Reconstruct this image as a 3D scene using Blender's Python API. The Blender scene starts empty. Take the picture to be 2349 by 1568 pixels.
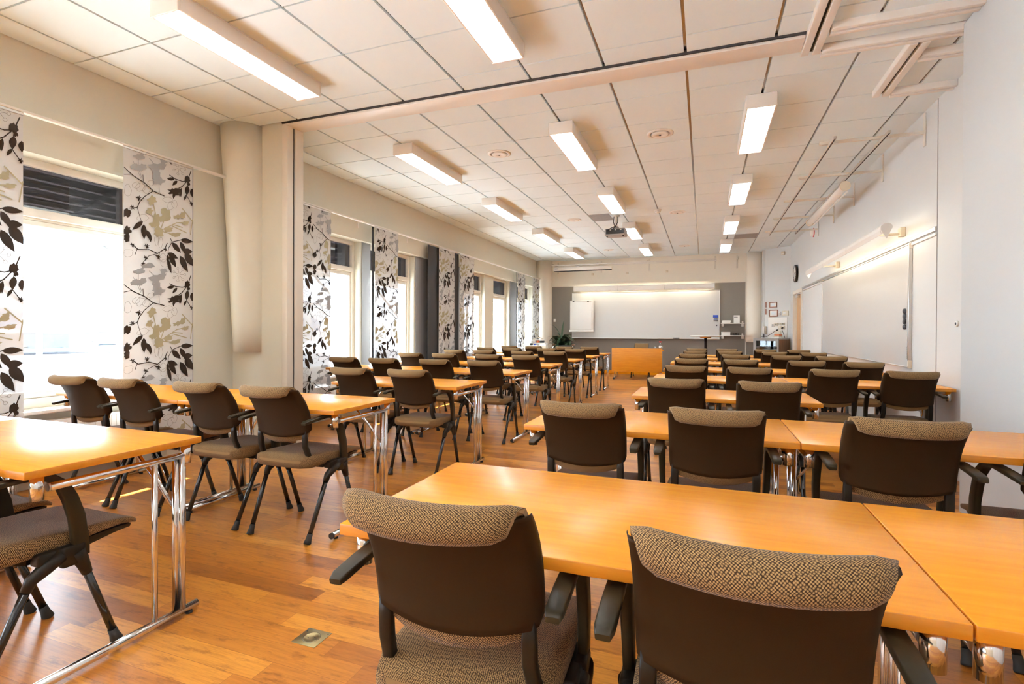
import bpy, bmesh, math, random
from mathutils import Vector, Matrix
from math import sin, cos, pi, radians, sqrt

random.seed(7)
SC = bpy.context.scene
COL = SC.collection
H = 1.185                      # eye height above the floor
CEIL = 3.246                   # ceiling height

# ------------------------------------------------------------------ camera
cam_data = bpy.data.cameras.new('camera')
cam_data.sensor_width = 36.0
cam_data.sensor_fit = 'HORIZONTAL'
cam_data.lens = 1191.43 / 2349.0 * 36.0
cam_data.shift_y = -17.28 / 2349.0
cam_data.clip_start = 0.05
cam_data.clip_end = 500
cam = bpy.data.objects.new('camera', cam_data)
COL.objects.link(cam)
_y, _p, _r = radians(20.28955), radians(0.33687), radians(-0.23924)
cy, sy, cp, sp, cr, sr = cos(_y), sin(_y), cos(_p), sin(_p), cos(_r), sin(_r)
RX = Vector((cr*cy + sr*sp*sy, cr*sy - sr*sp*cy, -sr*cp))
UX = Vector((sr*cy - cr*sp*sy, sr*sy + cr*sp*cy, cr*cp))
FX = Vector((-cp*sy, cp*cy, -sp))
cam.matrix_world = Matrix(((RX.x, UX.x, -FX.x, 0), (RX.y, UX.y, -FX.y, 0), (RX.z, UX.z, -FX.z, H), (0, 0, 0, 1)))
SC.camera = cam

# ------------------------------------------------------------------ sky, sun, exposure
world = bpy.data.worlds.new('sky')
SC.world = world
world.use_nodes = True
bg = world.node_tree.nodes['Background']
bg.inputs['Color'].default_value = (0.90, 1.03, 1.17, 1)
bg.inputs['Strength'].default_value = 20.0
sun_data = bpy.data.lights.new('sun', 'SUN')
sun_data.energy = 150.0
sun_data.angle = radians(0.6)
sun_data.color = (0.95, 0.98, 1.0)
sun = bpy.data.objects.new('sun', sun_data)
COL.objects.link(sun)
sun.rotation_euler = Vector((1.187, 0.30, -1.0)).to_track_quat('-Z', 'Y').to_euler()
LAMP = 27.0                    # radiance of the fluorescent fittings
LAMP_COL = (0.96, 1.09, 1.16)
SC.view_settings.view_transform = 'Standard'
SC.view_settings.look = 'None'
SC.view_settings.exposure = 0.22
SC.view_settings.gamma = 1.0
SC.view_settings.use_curve_mapping = False
SC.cycles.max_bounces = 10
SC.cycles.diffuse_bounces = 6
SC.cycles.sample_clamp_indirect = 8.0

# ------------------------------------------------------------------ materials
MATS = {}
def lin(c):
    return tuple(((v/255.0)/12.92 if v/255.0 <= 0.04045 else ((v/255.0+0.055)/1.055)**2.4) for v in c)

def mat(name, rgb, rough=0.5, metal=0.0, spec=0.5, noise=0.0, nscale=8.0, bump=0.0, bscale=60.0, sheen=0.0, coat=0.0):
    """Principled material; rgb is linear; optional soft mottling and fine bump."""
    if name in MATS:
        return MATS[name]
    m = bpy.data.materials.new(name)
    m.use_nodes = True
    nt = m.node_tree
    b = nt.nodes['Principled BSDF']
    b.inputs['Base Color'].default_value = (*rgb, 1)
    b.inputs['Roughness'].default_value = rough
    b.inputs['Metallic'].default_value = metal
    b.inputs['Specular IOR Level'].default_value = spec
    b.inputs['Sheen Weight'].default_value = sheen
    b.inputs['Coat Weight'].default_value = coat
    tc = None
    if noise > 0 or bump > 0:
        tc = nt.nodes.new('ShaderNodeTexCoord')
    if noise > 0:
        n = nt.nodes.new('ShaderNodeTexNoise'); n.inputs['Scale'].default_value = nscale; n.inputs['Detail'].default_value = 4
        r = nt.nodes.new('ShaderNodeMix'); r.data_type = 'RGBA'
        r.inputs[6].default_value = (*[v*(1-noise) for v in rgb], 1)
        r.inputs[7].default_value = (*[min(1, v*(1+noise)) for v in rgb], 1)
        nt.links.new(tc.outputs['Object'], n.inputs['Vector'])
        nt.links.new(n.outputs['Fac'], r.inputs[0])
        nt.links.new(r.outputs[2], b.inputs['Base Color'])
    if bump > 0:
        n2 = nt.nodes.new('ShaderNodeTexNoise'); n2.inputs['Scale'].default_value = bscale; n2.inputs['Detail'].default_value = 3
        bp = nt.nodes.new('ShaderNodeBump'); bp.inputs['Strength'].default_value = bump; bp.inputs['Distance'].default_value = 0.002
        nt.links.new(tc.outputs['Object'], n2.inputs['Vector'])
        nt.links.new(n2.outputs['Fac'], bp.inputs['Height'])
        nt.links.new(bp.outputs['Normal'], b.inputs['Normal'])
    MATS[name] = m
    return m

def emis(name, rgb, strength):
    m = bpy.data.materials.new(name); m.use_nodes = True
    nt = m.node_tree; nt.nodes.clear()
    e = nt.nodes.new('ShaderNodeEmission'); e.inputs['Color'].default_value = (*rgb, 1); e.inputs['Strength'].default_value = strength
    o = nt.nodes.new('ShaderNodeOutputMaterial'); nt.links.new(e.outputs[0], o.inputs[0])
    MATS[name] = m
    return m

def glass(name, tint=(1, 1, 1), gloss=0.08):
    m = bpy.data.materials.new(name); m.use_nodes = True
    nt = m.node_tree; nt.nodes.clear()
    t = nt.nodes.new('ShaderNodeBsdfTransparent'); t.inputs['Color'].default_value = (*tint, 1)
    g = nt.nodes.new('ShaderNodeBsdfGlossy'); g.inputs['Roughness'].default_value = 0.02
    x = nt.nodes.new('ShaderNodeMixShader'); x.inputs[0].default_value = gloss
    o = nt.nodes.new('ShaderNodeOutputMaterial')
    nt.links.new(t.outputs[0], x.inputs[1]); nt.links.new(g.outputs[0], x.inputs[2]); nt.links.new(x.outputs[0], o.inputs[0])
    MATS[name] = m
    return m

def sheer(name, rgb, trans=0.35, see=0.10, rough=0.8):
    """Thin printed voile: diffuse + translucent + a little see-through."""
    m = bpy.data.materials.new(name); m.use_nodes = True
    nt = m.node_tree; nt.nodes.clear()
    d = nt.nodes.new('ShaderNodeBsdfDiffuse'); d.inputs['Color'].default_value = (*rgb, 1)
    t = nt.nodes.new('ShaderNodeBsdfTranslucent'); t.inputs['Color'].default_value = (*rgb, 1)
    p = nt.nodes.new('ShaderNodeBsdfTransparent')
    a = nt.nodes.new('ShaderNodeMixShader'); a.inputs[0].default_value = trans
    b = nt.nodes.new('ShaderNodeMixShader'); b.inputs[0].default_value = see
    o = nt.nodes.new('ShaderNodeOutputMaterial')
    nt.links.new(d.outputs[0], a.inputs[1]); nt.links.new(t.outputs[0], a.inputs[2])
    nt.links.new(a.outputs[0], b.inputs[1]); nt.links.new(p.outputs[0], b.inputs[2]); nt.links.new(b.outputs[0], o.inputs[0])
    MATS[name] = m
    return m

def weave(name, light, dark, scale=420.0):
    """Two-tone tweed: a fine basket weave of light thread over dark."""
    m = bpy.data.materials.new(name); m.use_nodes = True
    nt = m.node_tree; b = nt.nodes['Principled BSDF']
    tc = nt.nodes.new('ShaderNodeTexCoord')
    mp = nt.nodes.new('ShaderNodeMapping'); mp.inputs['Scale'].default_value = (1, 1, 1)
    mp.inputs['Rotation'].default_value = (0, 0, radians(38))
    nt.links.new(tc.outputs['UV'], mp.inputs['Vector'])
    v = nt.nodes.new('ShaderNodeTexVoronoi'); v.inputs['Scale'].default_value = scale; v.inputs['Randomness'].default_value = 0.30; v.voronoi_dimensions = '2D'
    nt.links.new(mp.outputs[0], v.inputs['Vector'])
    n = nt.nodes.new('ShaderNodeTexNoise'); n.inputs['Scale'].default_value = 25; n.inputs['Detail'].default_value = 3
    nt.links.new(mp.outputs[0], n.inputs['Vector'])
    rp = nt.nodes.new('ShaderNodeValToRGB')
    rp.color_ramp.elements[0].position = 0.20; rp.color_ramp.elements[0].color = (*light, 1)
    rp.color_ramp.elements[1].position = 0.52; rp.color_ramp.elements[1].color = (*dark, 1)
    nt.links.new(v.outputs['Distance'], rp.inputs[0])
    mx = nt.nodes.new('ShaderNodeMix'); mx.data_type = 'RGBA'; mx.blend_type = 'MULTIPLY'; mx.inputs[0].default_value = 0.25
    nt.links.new(rp.outputs[0], mx.inputs[6]); nt.links.new(n.outputs['Fac'], mx.inputs[7])
    nt.links.new(mx.outputs[2], b.inputs['Base Color'])
    bp = nt.nodes.new('ShaderNodeBump'); bp.inputs['Strength'].default_value = 0.5; bp.inputs['Distance'].default_value = 0.001; bp.invert = True
    nt.links.new(v.outputs['Distance'], bp.inputs['Height']); nt.links.new(bp.outputs[0], b.inputs['Normal'])
    b.inputs['Roughness'].default_value = 0.9
    b.inputs['Specular IOR Level'].default_value = 0.2
    b.inputs['Sheen Weight'].default_value = 0.10
    b.inputs['Sheen Roughness'].default_value = 0.4
    MATS[name] = m
    return m

def wood(name, c1, c2, rough=0.3, stretch=(1.2, 14, 14), spec=0.5, scale=3.0):
    """Beech veneer: fine grain running along local x."""
    m = bpy.data.materials.new(name); m.use_nodes = True
    nt = m.node_tree; b = nt.nodes['Principled BSDF']
    tc = nt.nodes.new('ShaderNodeTexCoord')
    mp = nt.nodes.new('ShaderNodeMapping'); mp.inputs['Scale'].default_value = stretch
    nt.links.new(tc.outputs['Object'], mp.inputs['Vector'])
    n = nt.nodes.new('ShaderNodeTexNoise'); n.inputs['Scale'].default_value = scale; n.inputs['Detail'].default_value = 6; n.inputs['Roughness'].default_value = 0.65
    nt.links.new(mp.outputs[0], n.inputs['Vector'])
    rp = nt.nodes.new('ShaderNodeValToRGB')
    rp.color_ramp.elements[0].position = 0.35; rp.color_ramp.elements[0].color = (*c1, 1)
    rp.color_ramp.elements[1].position = 0.65; rp.color_ramp.elements[1].color = (*c2, 1)
    nt.links.new(n.outputs['Fac'], rp.inputs[0]); nt.links.new(rp.outputs[0], b.inputs['Base Color'])
    b.inputs['Roughness'].default_value = rough
    b.inputs['Specular IOR Level'].default_value = spec
    MATS[name] = m
    return m

def floor_mat():
    """Laminate boards running across the room (along x), each board in its own brown, with grain and knots."""
    m = bpy.data.materials.new('laminate'); m.use_nodes = True
    nt = m.node_tree; b = nt.nodes['Principled BSDF']
    tc = nt.nodes.new('ShaderNodeTexCoord')
    br = nt.nodes.new('ShaderNodeTexBrick')
    br.offset = 0.0; br.offset_frequency = 1; br.squash = 1.0
    sep = nt.nodes.new('ShaderNodeSeparateXYZ'); nt.links.new(tc.outputs['Object'], sep.inputs[0])
    dv = nt.nodes.new('ShaderNodeMath'); dv.operation = 'DIVIDE'; dv.inputs[1].default_value = 0.096; nt.links.new(sep.outputs['Y'], dv.inputs[0])
    fl = nt.nodes.new('ShaderNodeMath'); fl.operation = 'FLOOR'; nt.links.new(dv.outputs[0], fl.inputs[0])
    wn = nt.nodes.new('ShaderNodeTexWhiteNoise'); wn.noise_dimensions = '1D'; nt.links.new(fl.outputs[0], wn.inputs['W'])
    sh = nt.nodes.new('ShaderNodeMath'); sh.operation = 'MULTIPLY_ADD'; sh.inputs[1].default_value = 3.0; nt.links.new(wn.outputs['Value'], sh.inputs[0]); nt.links.new(sep.outputs['X'], sh.inputs[2])
    cmb = nt.nodes.new('ShaderNodeCombineXYZ'); nt.links.new(sh.outputs[0], cmb.inputs['X']); nt.links.new(sep.outputs['Y'], cmb.inputs['Y'])
    br.inputs['Scale'].default_value = 1.0
    br.inputs['Brick Width'].default_value = 0.88; br.inputs['Row Height'].default_value = 0.096
    br.inputs['Mortar Size'].default_value = 0.0011; br.inputs['Mortar Smooth'].default_value = 0.2; br.inputs['Bias'].default_value = 0.0
    br.inputs['Color1'].default_value = (0, 0, 0, 1); br.inputs['Color2'].default_value = (1, 1, 1, 1)
    br.inputs['Mortar'].default_value = (0.0, 0.0, 0.0, 1)
    nt.links.new(cmb.outputs[0], br.inputs['Vector'])
    rp = nt.nodes.new('ShaderNodeValToRGB')
    e = rp.color_ramp.elements
    e[0].position = 0.0; e[0].color = (*lin((150, 86, 27)), 1)
    e[1].position = 1.0; e[1].color = (*lin((206, 135, 50)), 1)
    k = e.new(0.25); k.color = (*lin((175, 104, 34)), 1)
    k = e.new(0.6); k.color = (*lin((192, 121, 41)), 1)
    nt.links.new(br.outputs['Color'], rp.inputs[0])
    mp = nt.nodes.new('ShaderNodeMapping'); mp.inputs['Scale'].default_value = (2.6, 44, 1)
    nt.links.new(tc.outputs['Object'], mp.inputs['Vector'])
    # the grain shifts from board to board
    ad = nt.nodes.new('ShaderNodeVectorMath'); ad.operation = 'MULTIPLY_ADD'
    ad.inputs[1].default_value = (9, 9, 9)
    nt.links.new(br.outputs['Color'], ad.inputs[0]); nt.links.new(mp.outputs[0], ad.inputs[2])
    n = nt.nodes.new('ShaderNodeTexNoise'); n.inputs['Scale'].default_value = 1.8; n.inputs['Detail'].default_value = 9; n.inputs['Roughness'].default_value = 0.74
    n.inputs['Distortion'].default_value = 0.6
    nt.links.new(ad.outputs[0], n.inputs['Vector'])
    rg = nt.nodes.new('ShaderNodeValToRGB')
    rg.color_ramp.elements[0].position = 0.30; rg.color_ramp.elements[0].color = (0.56, 0.47, 0.38, 1)
    rg.color_ramp.elements[1].position = 0.56; rg.color_ramp.elements[1].color = (1, 1, 1, 1)
    nt.links.new(n.outputs['Fac'], rg.inputs[0])
    mp2 = nt.nodes.new('ShaderNodeMapping'); mp2.inputs['Scale'].default_value = (4.2, 15, 1)
    nt.links.new(tc.outputs['Object'], mp2.inputs['Vector'])
    kn = nt.nodes.new('ShaderNodeTexNoise'); kn.inputs['Scale'].default_value = 1.5; kn.inputs['Detail'].default_value = 5; kn.inputs['Roughness'].default_value = 0.7
    nt.links.new(mp2.outputs[0], kn.inputs['Vector'])
    rk = nt.nodes.new('ShaderNodeValToRGB')
    rk.color_ramp.elements[0].position = 0.34; rk.color_ramp.elements[0].color = (0.45, 0.34, 0.26, 1)
    rk.color_ramp.elements[1].position = 0.46; rk.color_ramp.elements[1].color = (1, 1, 1, 1)
    nt.links.new(kn.outputs['Fac'], rk.inputs[0])
    m1 = nt.nodes.new('ShaderNodeMix'); m1.data_type = 'RGBA'; m1.blend_type = 'MULTIPLY'; m1.inputs[0].default_value = 0.8
    m2 = nt.nodes.new('ShaderNodeMix'); m2.data_type = 'RGBA'; m2.blend_type = 'MULTIPLY'; m2.inputs[0].default_value = 0.75
    nt.links.new(rp.outputs[0], m1.inputs[6]); nt.links.new(rg.outputs[0], m1.inputs[7])
    nt.links.new(m1.outputs[2], m2.inputs[6]); nt.links.new(rk.outputs[0], m2.inputs[7])
    nt.links.new(m2.outputs[2], b.inputs['Base Color'])
    bp = nt.nodes.new('ShaderNodeBump'); bp.inputs['Strength'].default_value = 0.25; bp.inputs['Distance'].default_value = 0.001
    nt.links.new(n.outputs['Fac'], bp.inputs['Height']); nt.links.new(bp.outputs[0], b.inputs['Normal'])
    b.inputs['Roughness'].default_value = 0.31
    b.inputs['Specular IOR Level'].default_value = 0.45
    return m

mat('back_paint_lit', lin((238, 230, 215)), 0.7, noise=0.015, nscale=2.0)  # wall paint made lighter, the far end's stronger light put into its colour
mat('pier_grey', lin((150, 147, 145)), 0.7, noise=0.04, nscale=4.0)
WALLC = lin((212, 207, 190))
mat('wall_paint', WALLC, 0.75, noise=0.015, nscale=2.0, bump=0.08, bscale=180)
mat('wall_white', lin((214, 214, 211)), 0.6, noise=0.015, nscale=3.0)
mat('partition_laminate', lin((210, 212, 211)), 0.45, noise=0.01, nscale=2.0)
mat('ceiling_tile', lin((226, 237, 240)), 0.85, noise=0.02, nscale=3.0, bump=0.15, bscale=220)
mat('ceiling_void', (0.05, 0.045, 0.04), 0.8)
mat('ceiling_rail', (0.42, 0.40, 0.37), 0.22, metal=1.0, noise=0.3, nscale=2.5)
mat('white_metal', lin((232, 226, 218)), 0.4)
mat('white_plastic', lin((235, 230, 222)), 0.35)
mat('cream_plastic', lin((222, 208, 184)), 0.45)
mat('grey_felt', lin((128, 120, 110)), 0.95, spec=0.1, noise=0.10, nscale=160, bump=0.3, bscale=300)
mat('whiteboard', lin((204, 203, 200)), 0.16, spec=0.5)
mat('aluminium', (0.72, 0.70, 0.67), 0.3, metal=1.0)
mat('chrome', (0.80, 0.81, 0.81), 0.13, metal=1.0)
mat('black_plastic', (0.014, 0.009, 0.005), 0.4, spec=0.3, bump=0.06, bscale=500)
mat('arm_plastic', (0.030, 0.021, 0.009), 0.42, spec=0.32, bump=0.05, bscale=600)
mat('black_lacquer', (0.010, 0.009, 0.008), 0.16, spec=0.6)
mat('shell_plastic', (0.032, 0.0145, 0.004), 0.6, spec=0.14, noise=0.06, nscale=90, bump=0.12, bscale=700)
mat('rubber', (0.022, 0.019, 0.016), 0.7)
weave('tweed', lin((184, 146, 98)), lin((58, 38, 22)), 265)
wood('beech', lin((222, 134, 12)), lin((230, 148, 20)), rough=0.27, spec=0.45)
wood('beech_edge', lin((196, 118, 22)), lin((208, 132, 30)), rough=0.35)
wood('door_wood', lin((196, 148, 98)), lin((212, 166, 116)), rough=0.4, stretch=(14, 14, 1.2))
wood('walnut_side', lin((96, 66, 38)), lin((120, 84, 52)), rough=0.45, stretch=(14, 14, 1.2))
mat('dark_steel', (0.03, 0.03, 0.032), 0.35, metal=0.6)
mat('grey_metal', lin((150, 144, 138)), 0.45)
mat('vent_grey', lin((150, 144, 138)), 0.7, bump=0.4, bscale=250)
mat('brass', (0.36, 0.27, 0.13), 0.38, metal=1.0, noise=0.1, nscale=40)
mat('frame_paint', lin((222, 214, 200)), 0.45)
mat('blackout', (0.035, 0.030, 0.028), 0.85, bump=0.2, bscale=300)
glass('window_glass', (0.97, 0.99, 1.0), 0.06)
glass('tinted_glass', (0.085, 0.08, 0.085), 0.06)
glass('cabinet_glass', (0.55, 0.62, 0.66), 0.10)
glass('bottle_glass', (0.85, 0.9, 0.92), 0.15)
sheer('voile', (0.66, 0.645, 0.62), trans=0.055, see=0.032)
sheer('print_dark', (0.045, 0.032, 0.024), trans=0.03, see=0.006)
sheer('print_grey', (0.36, 0.36, 0.355), trans=0.03, see=0.012)
sheer('print_tan', (0.40, 0.35, 0.22), trans=0.03, see=0.012)
sheer('print_line', (0.24, 0.215, 0.18), trans=0.03, see=0.012)
emis('lamp_glow', LAMP_COL, LAMP)
emis('board_lamp_glow', (1.0, 0.90, 0.70), 26.0)
mat('leaf_green', (0.022, 0.050, 0.016), 0.35, noise=0.35, nscale=14)
mat('paper', lin((240, 236, 230)), 0.8)
mat('blue_card', lin((38, 66, 150)), 0.5)
mat('dark_ink', (0.04, 0.04, 0.045), 0.6)
mat('red_plastic', lin((196, 40, 36)), 0.4)
mat('orange_card', lin((224, 120, 60)), 0.6)
mat('picture_frame', lin((128, 66, 34)), 0.4)
mat('picture_print', lin((226, 232, 236)), 0.4, noise=0.08, nscale=60)
mat('awning_steel', (0.045, 0.046, 0.050), 0.5)
mat('galvanised', (0.09, 0.093, 0.098), 0.4)
mat('asphalt', lin((228, 230, 232)), 0.9, noise=0.1, nscale=1.5)
mat('fence_blue', lin((150, 165, 178)), 0.7)
mat('bark', lin((130, 120, 112)), 0.9)
mat('car_silver', lin((186, 190, 196)), 0.25, metal=0.4)
mat('car_blue', lin((92, 112, 140)), 0.25, metal=0.3)
mat('facade', lin((214, 212, 208)), 0.9, noise=0.05, nscale=0.6)

# ------------------------------------------------------------------ mesh building
class MB:
    """Collects shapes, then links them as ONE mesh object."""
    def __init__(self):
        self.bm = bmesh.new()
        self.mats = []
    def _mi(self, m):
        m = MATS[m] if isinstance(m, str) else m
        if m not in self.mats:
            self.mats.append(m)
        return self.mats.index(m)
    def faces(self, fs, m, smooth=False):
        i = self._mi(m)
        for f in fs:
            f.material_index = i; f.smooth = smooth
    def poly(self, pts, m):
        f = self.bm.faces.new([self.bm.verts.new(p) for p in pts])
        self.faces([f], m); return f
    def box(self, c, s, m, bevel=0.0, rot=None, seg=2):
        t = bmesh.new()
        bmesh.ops.create_cube(t, size=1.0)
        for v in t.verts:
            v.co = Vector((v.co.x*s[0], v.co.y*s[1], v.co.z*s[2]))
        if bevel > 0:
            bmesh.ops.bevel(t, geom=list(t.edges), offset=min(bevel, min(s)*0.49), segments=seg, affect='EDGES', profile=0.5)
        M = Matrix.Translation(Vector(c)) @ (rot.to_4x4() if rot is not None else Matrix.Identity(4))
        self._merge(t, M, m, bevel > 0)
        return self
    def bx(self, x0, x1, y0, y1, z0, z1, m, bevel=0.0):
        return self.box(((x0+x1)/2, (y0+y1)/2, (z0+z1)/2), (abs(x1-x0), abs(y1-y0), abs(z1-z0)), m, bevel)
    def _merge(self, t, M, m, smooth=False):
        i = self._mi(m)
        vm = {}
        for v in t.verts:
            vm[v] = self.bm.verts.new(M @ v.co)
        for f in t.faces:
            g = self.bm.faces.new([vm[v] for v in f.verts]); g.material_index = i; g.smooth = smooth
        t.free()
    def rings(self, rings, m, closed=False, cap=True, smooth=True):
        """Skin a list of closed point rings."""
        i = self._mi(m)
        vr = [[self.bm.verts.new(p) for p in r] for r in rings]
        n = len(vr[0])
        uvl = self.bm.loops.layers.uv.verify()
        # uv in metres: u round the ring, v from ring to ring
        mid = vr[len(vr)//2]
        us = [0.0]
        for k in range(n): us.append(us[-1] + (mid[(k+1) % n].co - mid[k].co).length)
        vs = [0.0]
        for a, b in zip(vr[:-1], vr[1:]): vs.append(vs[-1] + sum((p.co-q.co).length for p, q in zip(a, b))/n)
        pairs = list(zip(vr[:-1], vr[1:])) + ([(vr[-1], vr[0])] if closed else [])
        for j, (a, b) in enumerate(pairs):
            for k in range(n):
                f = self.bm.faces.new((a[k], a[(k+1) % n], b[(k+1) % n], b[k]))
                f.material_index = i; f.smooth = smooth
                v2 = vs[j+1] if j+1 < len(vs) else vs[j]
                for lp, q in zip(f.loops, ((us[k], vs[j]), (us[k+1], vs[j]), (us[k+1], v2), (us[k], v2))):
                    lp[uvl].uv = q
        if cap and not closed:
            for r, rev in ((vr[0], True), (vr[-1], False)):
                f = self.bm.faces.new(r[::-1] if rev else r); f.material_index = i; f.smooth = False
        return self
    def cyl(self, p0, p1, r0, m, r1=None, n=16, smooth=True):
        return self.tube([p0, p1], [r0, r0 if r1 is None else r1], m, n)
    def tube(self, pts, r, m, n=12):
        pts = [Vector(p) for p in pts]
        rr = r if isinstance(r, (list, tuple)) else [r]*len(pts)
        rings = []
        up = None
        for k, p in enumerate(pts):
            d = (pts[min(k+1, len(pts)-1)] - pts[max(k-1, 0)]).normalized()
            if up is None:
                up = Vector((0, 0, 1)) if abs(d.z) < 0.9 else Vector((1, 0, 0))
            a = d.cross(up)
            if a.length < 1e-6:
                a = d.cross(Vector((0, 1, 0)))
            a.normalize(); b = d.cross(a).normalized(); up = b.cross(d) * -1 if False else up
            rings.append([p + (a*cos(2*pi*j/n) + b*sin(2*pi*j/n))*rr[k] for j in range(n)])
        return self.rings(rings, m)
    def lathe(self, prof, c, m, n=32, axis='z', caps=True):
        """prof: (radius, height) pairs."""
        rings = []
        for r, h in prof:
            ring = []
            for j in range(n):
                a = 2*pi*j/n
                u, v = r*cos(a), r*sin(a)
                q = {'z': (u, v, h), 'y': (u, h, v), 'x': (h, u, v)}[axis]
                ring.append(Vector(c) + Vector(q))
            rings.append(ring)
        return self.rings(rings, m, cap=caps)
    def bar(self, pts, w, t, m, wdir=Vector((1, 0, 0))):
        """Flat bar swept along pts; w along wdir, t across; both may be lists. Rounded corners."""
        pts = [Vector(p) for p in pts]
        ww = w if isinstance(w, (list, tuple)) else [w]*len(pts)
        tt = t if isinstance(t, (list, tuple)) else [t]*len(pts)
        rings = []
        for k, p in enumerate(pts):
            d = (pts[min(k+1, len(pts)-1)] - pts[max(k-1, 0)]).normalized()
            nn = d.cross(wdir).normalized()
            ring = []
            a, b = ww[k]/2, tt[k]/2
            c = min(a, b)*0.45
            for sx, sy, first in ((1, 1, 0), (-1, 1, 1), (-1, -1, 0), (1, -1, 1)):
                q = [(a*sx, (b-c)*sy), ((a-c*0.3)*sx, (b-c*0.3)*sy), ((a-c)*sx, b*sy)]
                if first:
                    q = q[::-1]
                ring += [p + wdir*u + nn*v for u, v in q]
            rings.append(ring)
        return self.rings(rings, m)
    def grid(self, fn, nu, nv, m, smooth=True):
        i = self._mi(m)
        vs = [[self.bm.verts.new(fn(u/nu, v/nv)) for u in range(nu+1)] for v in range(nv+1)]
        for v in range(nv):
            for u in range(nu):
                f = self.bm.faces.new((vs[v][u], vs[v][u+1], vs[v+1][u+1], vs[v+1][u])); f.material_index = i; f.smooth = smooth
        return self
    def mesh(self, name):
        bmesh.ops.recalc_face_normals(self.bm, faces=list(self.bm.faces))
        me = bpy.data.meshes.new(name)
        self.bm.to_mesh(me); self.bm.free()
        for m in self.mats:
            me.materials.append(m)
        return me
    def build(self, name, parent=None, loc=None):
        o = bpy.data.objects.new(name, self.mesh(name))
        COL.objects.link(o)
        if parent is not None:
            o.parent = parent
        if loc is not None:
            o.location = loc
        return o

def tag(o, label=None, cat=None, group=None, kind=None):
    if label: o['label'] = label
    if cat: o['category'] = cat
    if group: o['group'] = group
    if kind: o['kind'] = kind
    return o

def thing(name, loc, label, cat, group=None, rz=0.0):
    o = bpy.data.objects.new(name, None)
    o.empty_display_size = 0.1
    COL.objects.link(o)
    o.location = loc; o.rotation_euler = (0, 0, rz)
    return tag(o, label, cat, group)

def struct(mb, name, label, cat):
    return tag(mb.build(name), label, cat, None, 'structure')

KIDS = {}
def kids(o):
    return [c for c in bpy.data.objects if c.parent == o]
def copy_tree(o, parent=None, cache=None):
    """A thing, its parts and their sub-parts, sharing mesh data."""
    c = o.copy(); COL.objects.link(c)
    if parent is not None:
        c.parent = parent
    if o.name not in KIDS:
        KIDS[o.name] = kids(o)
    for ch in KIDS[o.name]:
        copy_tree(ch, c)
    return c
# ================================================================== ROOM SHELL
XL, XN, XR, YB, YF = -4.61, -4.69, 1.92, 14.75, -6.2      # left wall, window niche, right wall, back wall, wall behind the camera
MATS['laminate'] = floor_mat()
m = MB(); m.bx(-5.0, 2.4, YF-0.1, 15.0, -0.1, 0, 'laminate')
struct(m, 'floor', 'orange brown laminate plank floor of the classroom', 'floor')

# --- ceiling: square tiles in a grid with wide metal channels along the room
GX0, GYF, GYB = -0.1412, 2.0099, 4.083
m = MB()
xs = [XL] + [GX0 + 0.6*c for c in range(-7, 4)] + [XR+0.1]
ysf = [YF] + [GYF + 0.6*r for r in range(-13, 4)] + [4.045]
ysb = [4.275] + [GYB + 0.6*s for s in range(1, 18)] + [YB]
for ys in (ysf, ysb):
    for a, b in zip(xs[:-1], xs[1:]):
        for c, d in zip(ys[:-1], ys[1:]):
            gx, gy = 0.011, 0.0065
            if a == XL: gx = 0.006
            if d - c < 0.03: continue
            m.bx(a+gx, b-gx, c+gy, d-gy, CEIL, CEIL+0.018, 'ceiling_tile')
m.bx(0.79, XR+0.1, 4.08, 4.255, CEIL, CEIL+0.018, 'ceiling_tile')
for x in xs[1:-1]:
    m.bx(x-0.012, x+0.012, YF, YB, CEIL+0.019, CEIL+0.024, 'ceiling_rail')
for ys in (ysf, ysb):
    for y in ys[1:-1]:
        m.bx(XL, XR, y-0.006, y+0.006, CEIL+0.019, CEIL+0.022, 'ceiling_void')
m.bx(-5.0, 2.4, YF-0.1, 15.0, CEIL+0.03, CEIL+0.1, 'ceiling_void')
struct(m, 'ceiling', 'suspended ceiling of white square tiles with metal channels', 'ceiling')

# --- window wall on the left
WIN = [(-4.60, -3.35), (-2.95, -1.75), (-1.25, 0.0), (0.35, 1.55), (1.92, 3.17), (4.95, 6.30), (6.55, 7.80), (9.80, 10.88), (11.40, 12.46), (13.05, 14.32)]  # windows behind the camera are unseen, added to brighten the front of the room
SILL, LINT = 0.585, 2.475
m = MB()
m.bx(-5.0, XL, YF, YB+0.1, LINT, CEIL+0.05, 'wall_paint')
edges = [YF] + [v for w in WIN for v in w] + [YB+0.1]
for a, b in zip(edges[0::2], edges[1::2]):
    if a < 3.2 < b:                                   # plain pier with the duct
        m.bx(-5.0, XN, a, 3.36, 0, LINT, 'wall_paint'); m.bx(-5.0, XL, 3.36, 4.58, 0, LINT, 'wall_paint'); m.bx(-5.0, XN, 4.58, b, 0, LINT, 'wall_paint')
    else:
        m.bx(-5.0, XN, a, b, 0, LINT, 'wall_paint')
for a, b in WIN:
    m.bx(-5.0, XN, a, b, 0, SILL, 'wall_paint')
struct(m, 'wall_left', 'cream painted window wall with deep window openings', 'wall')

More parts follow.
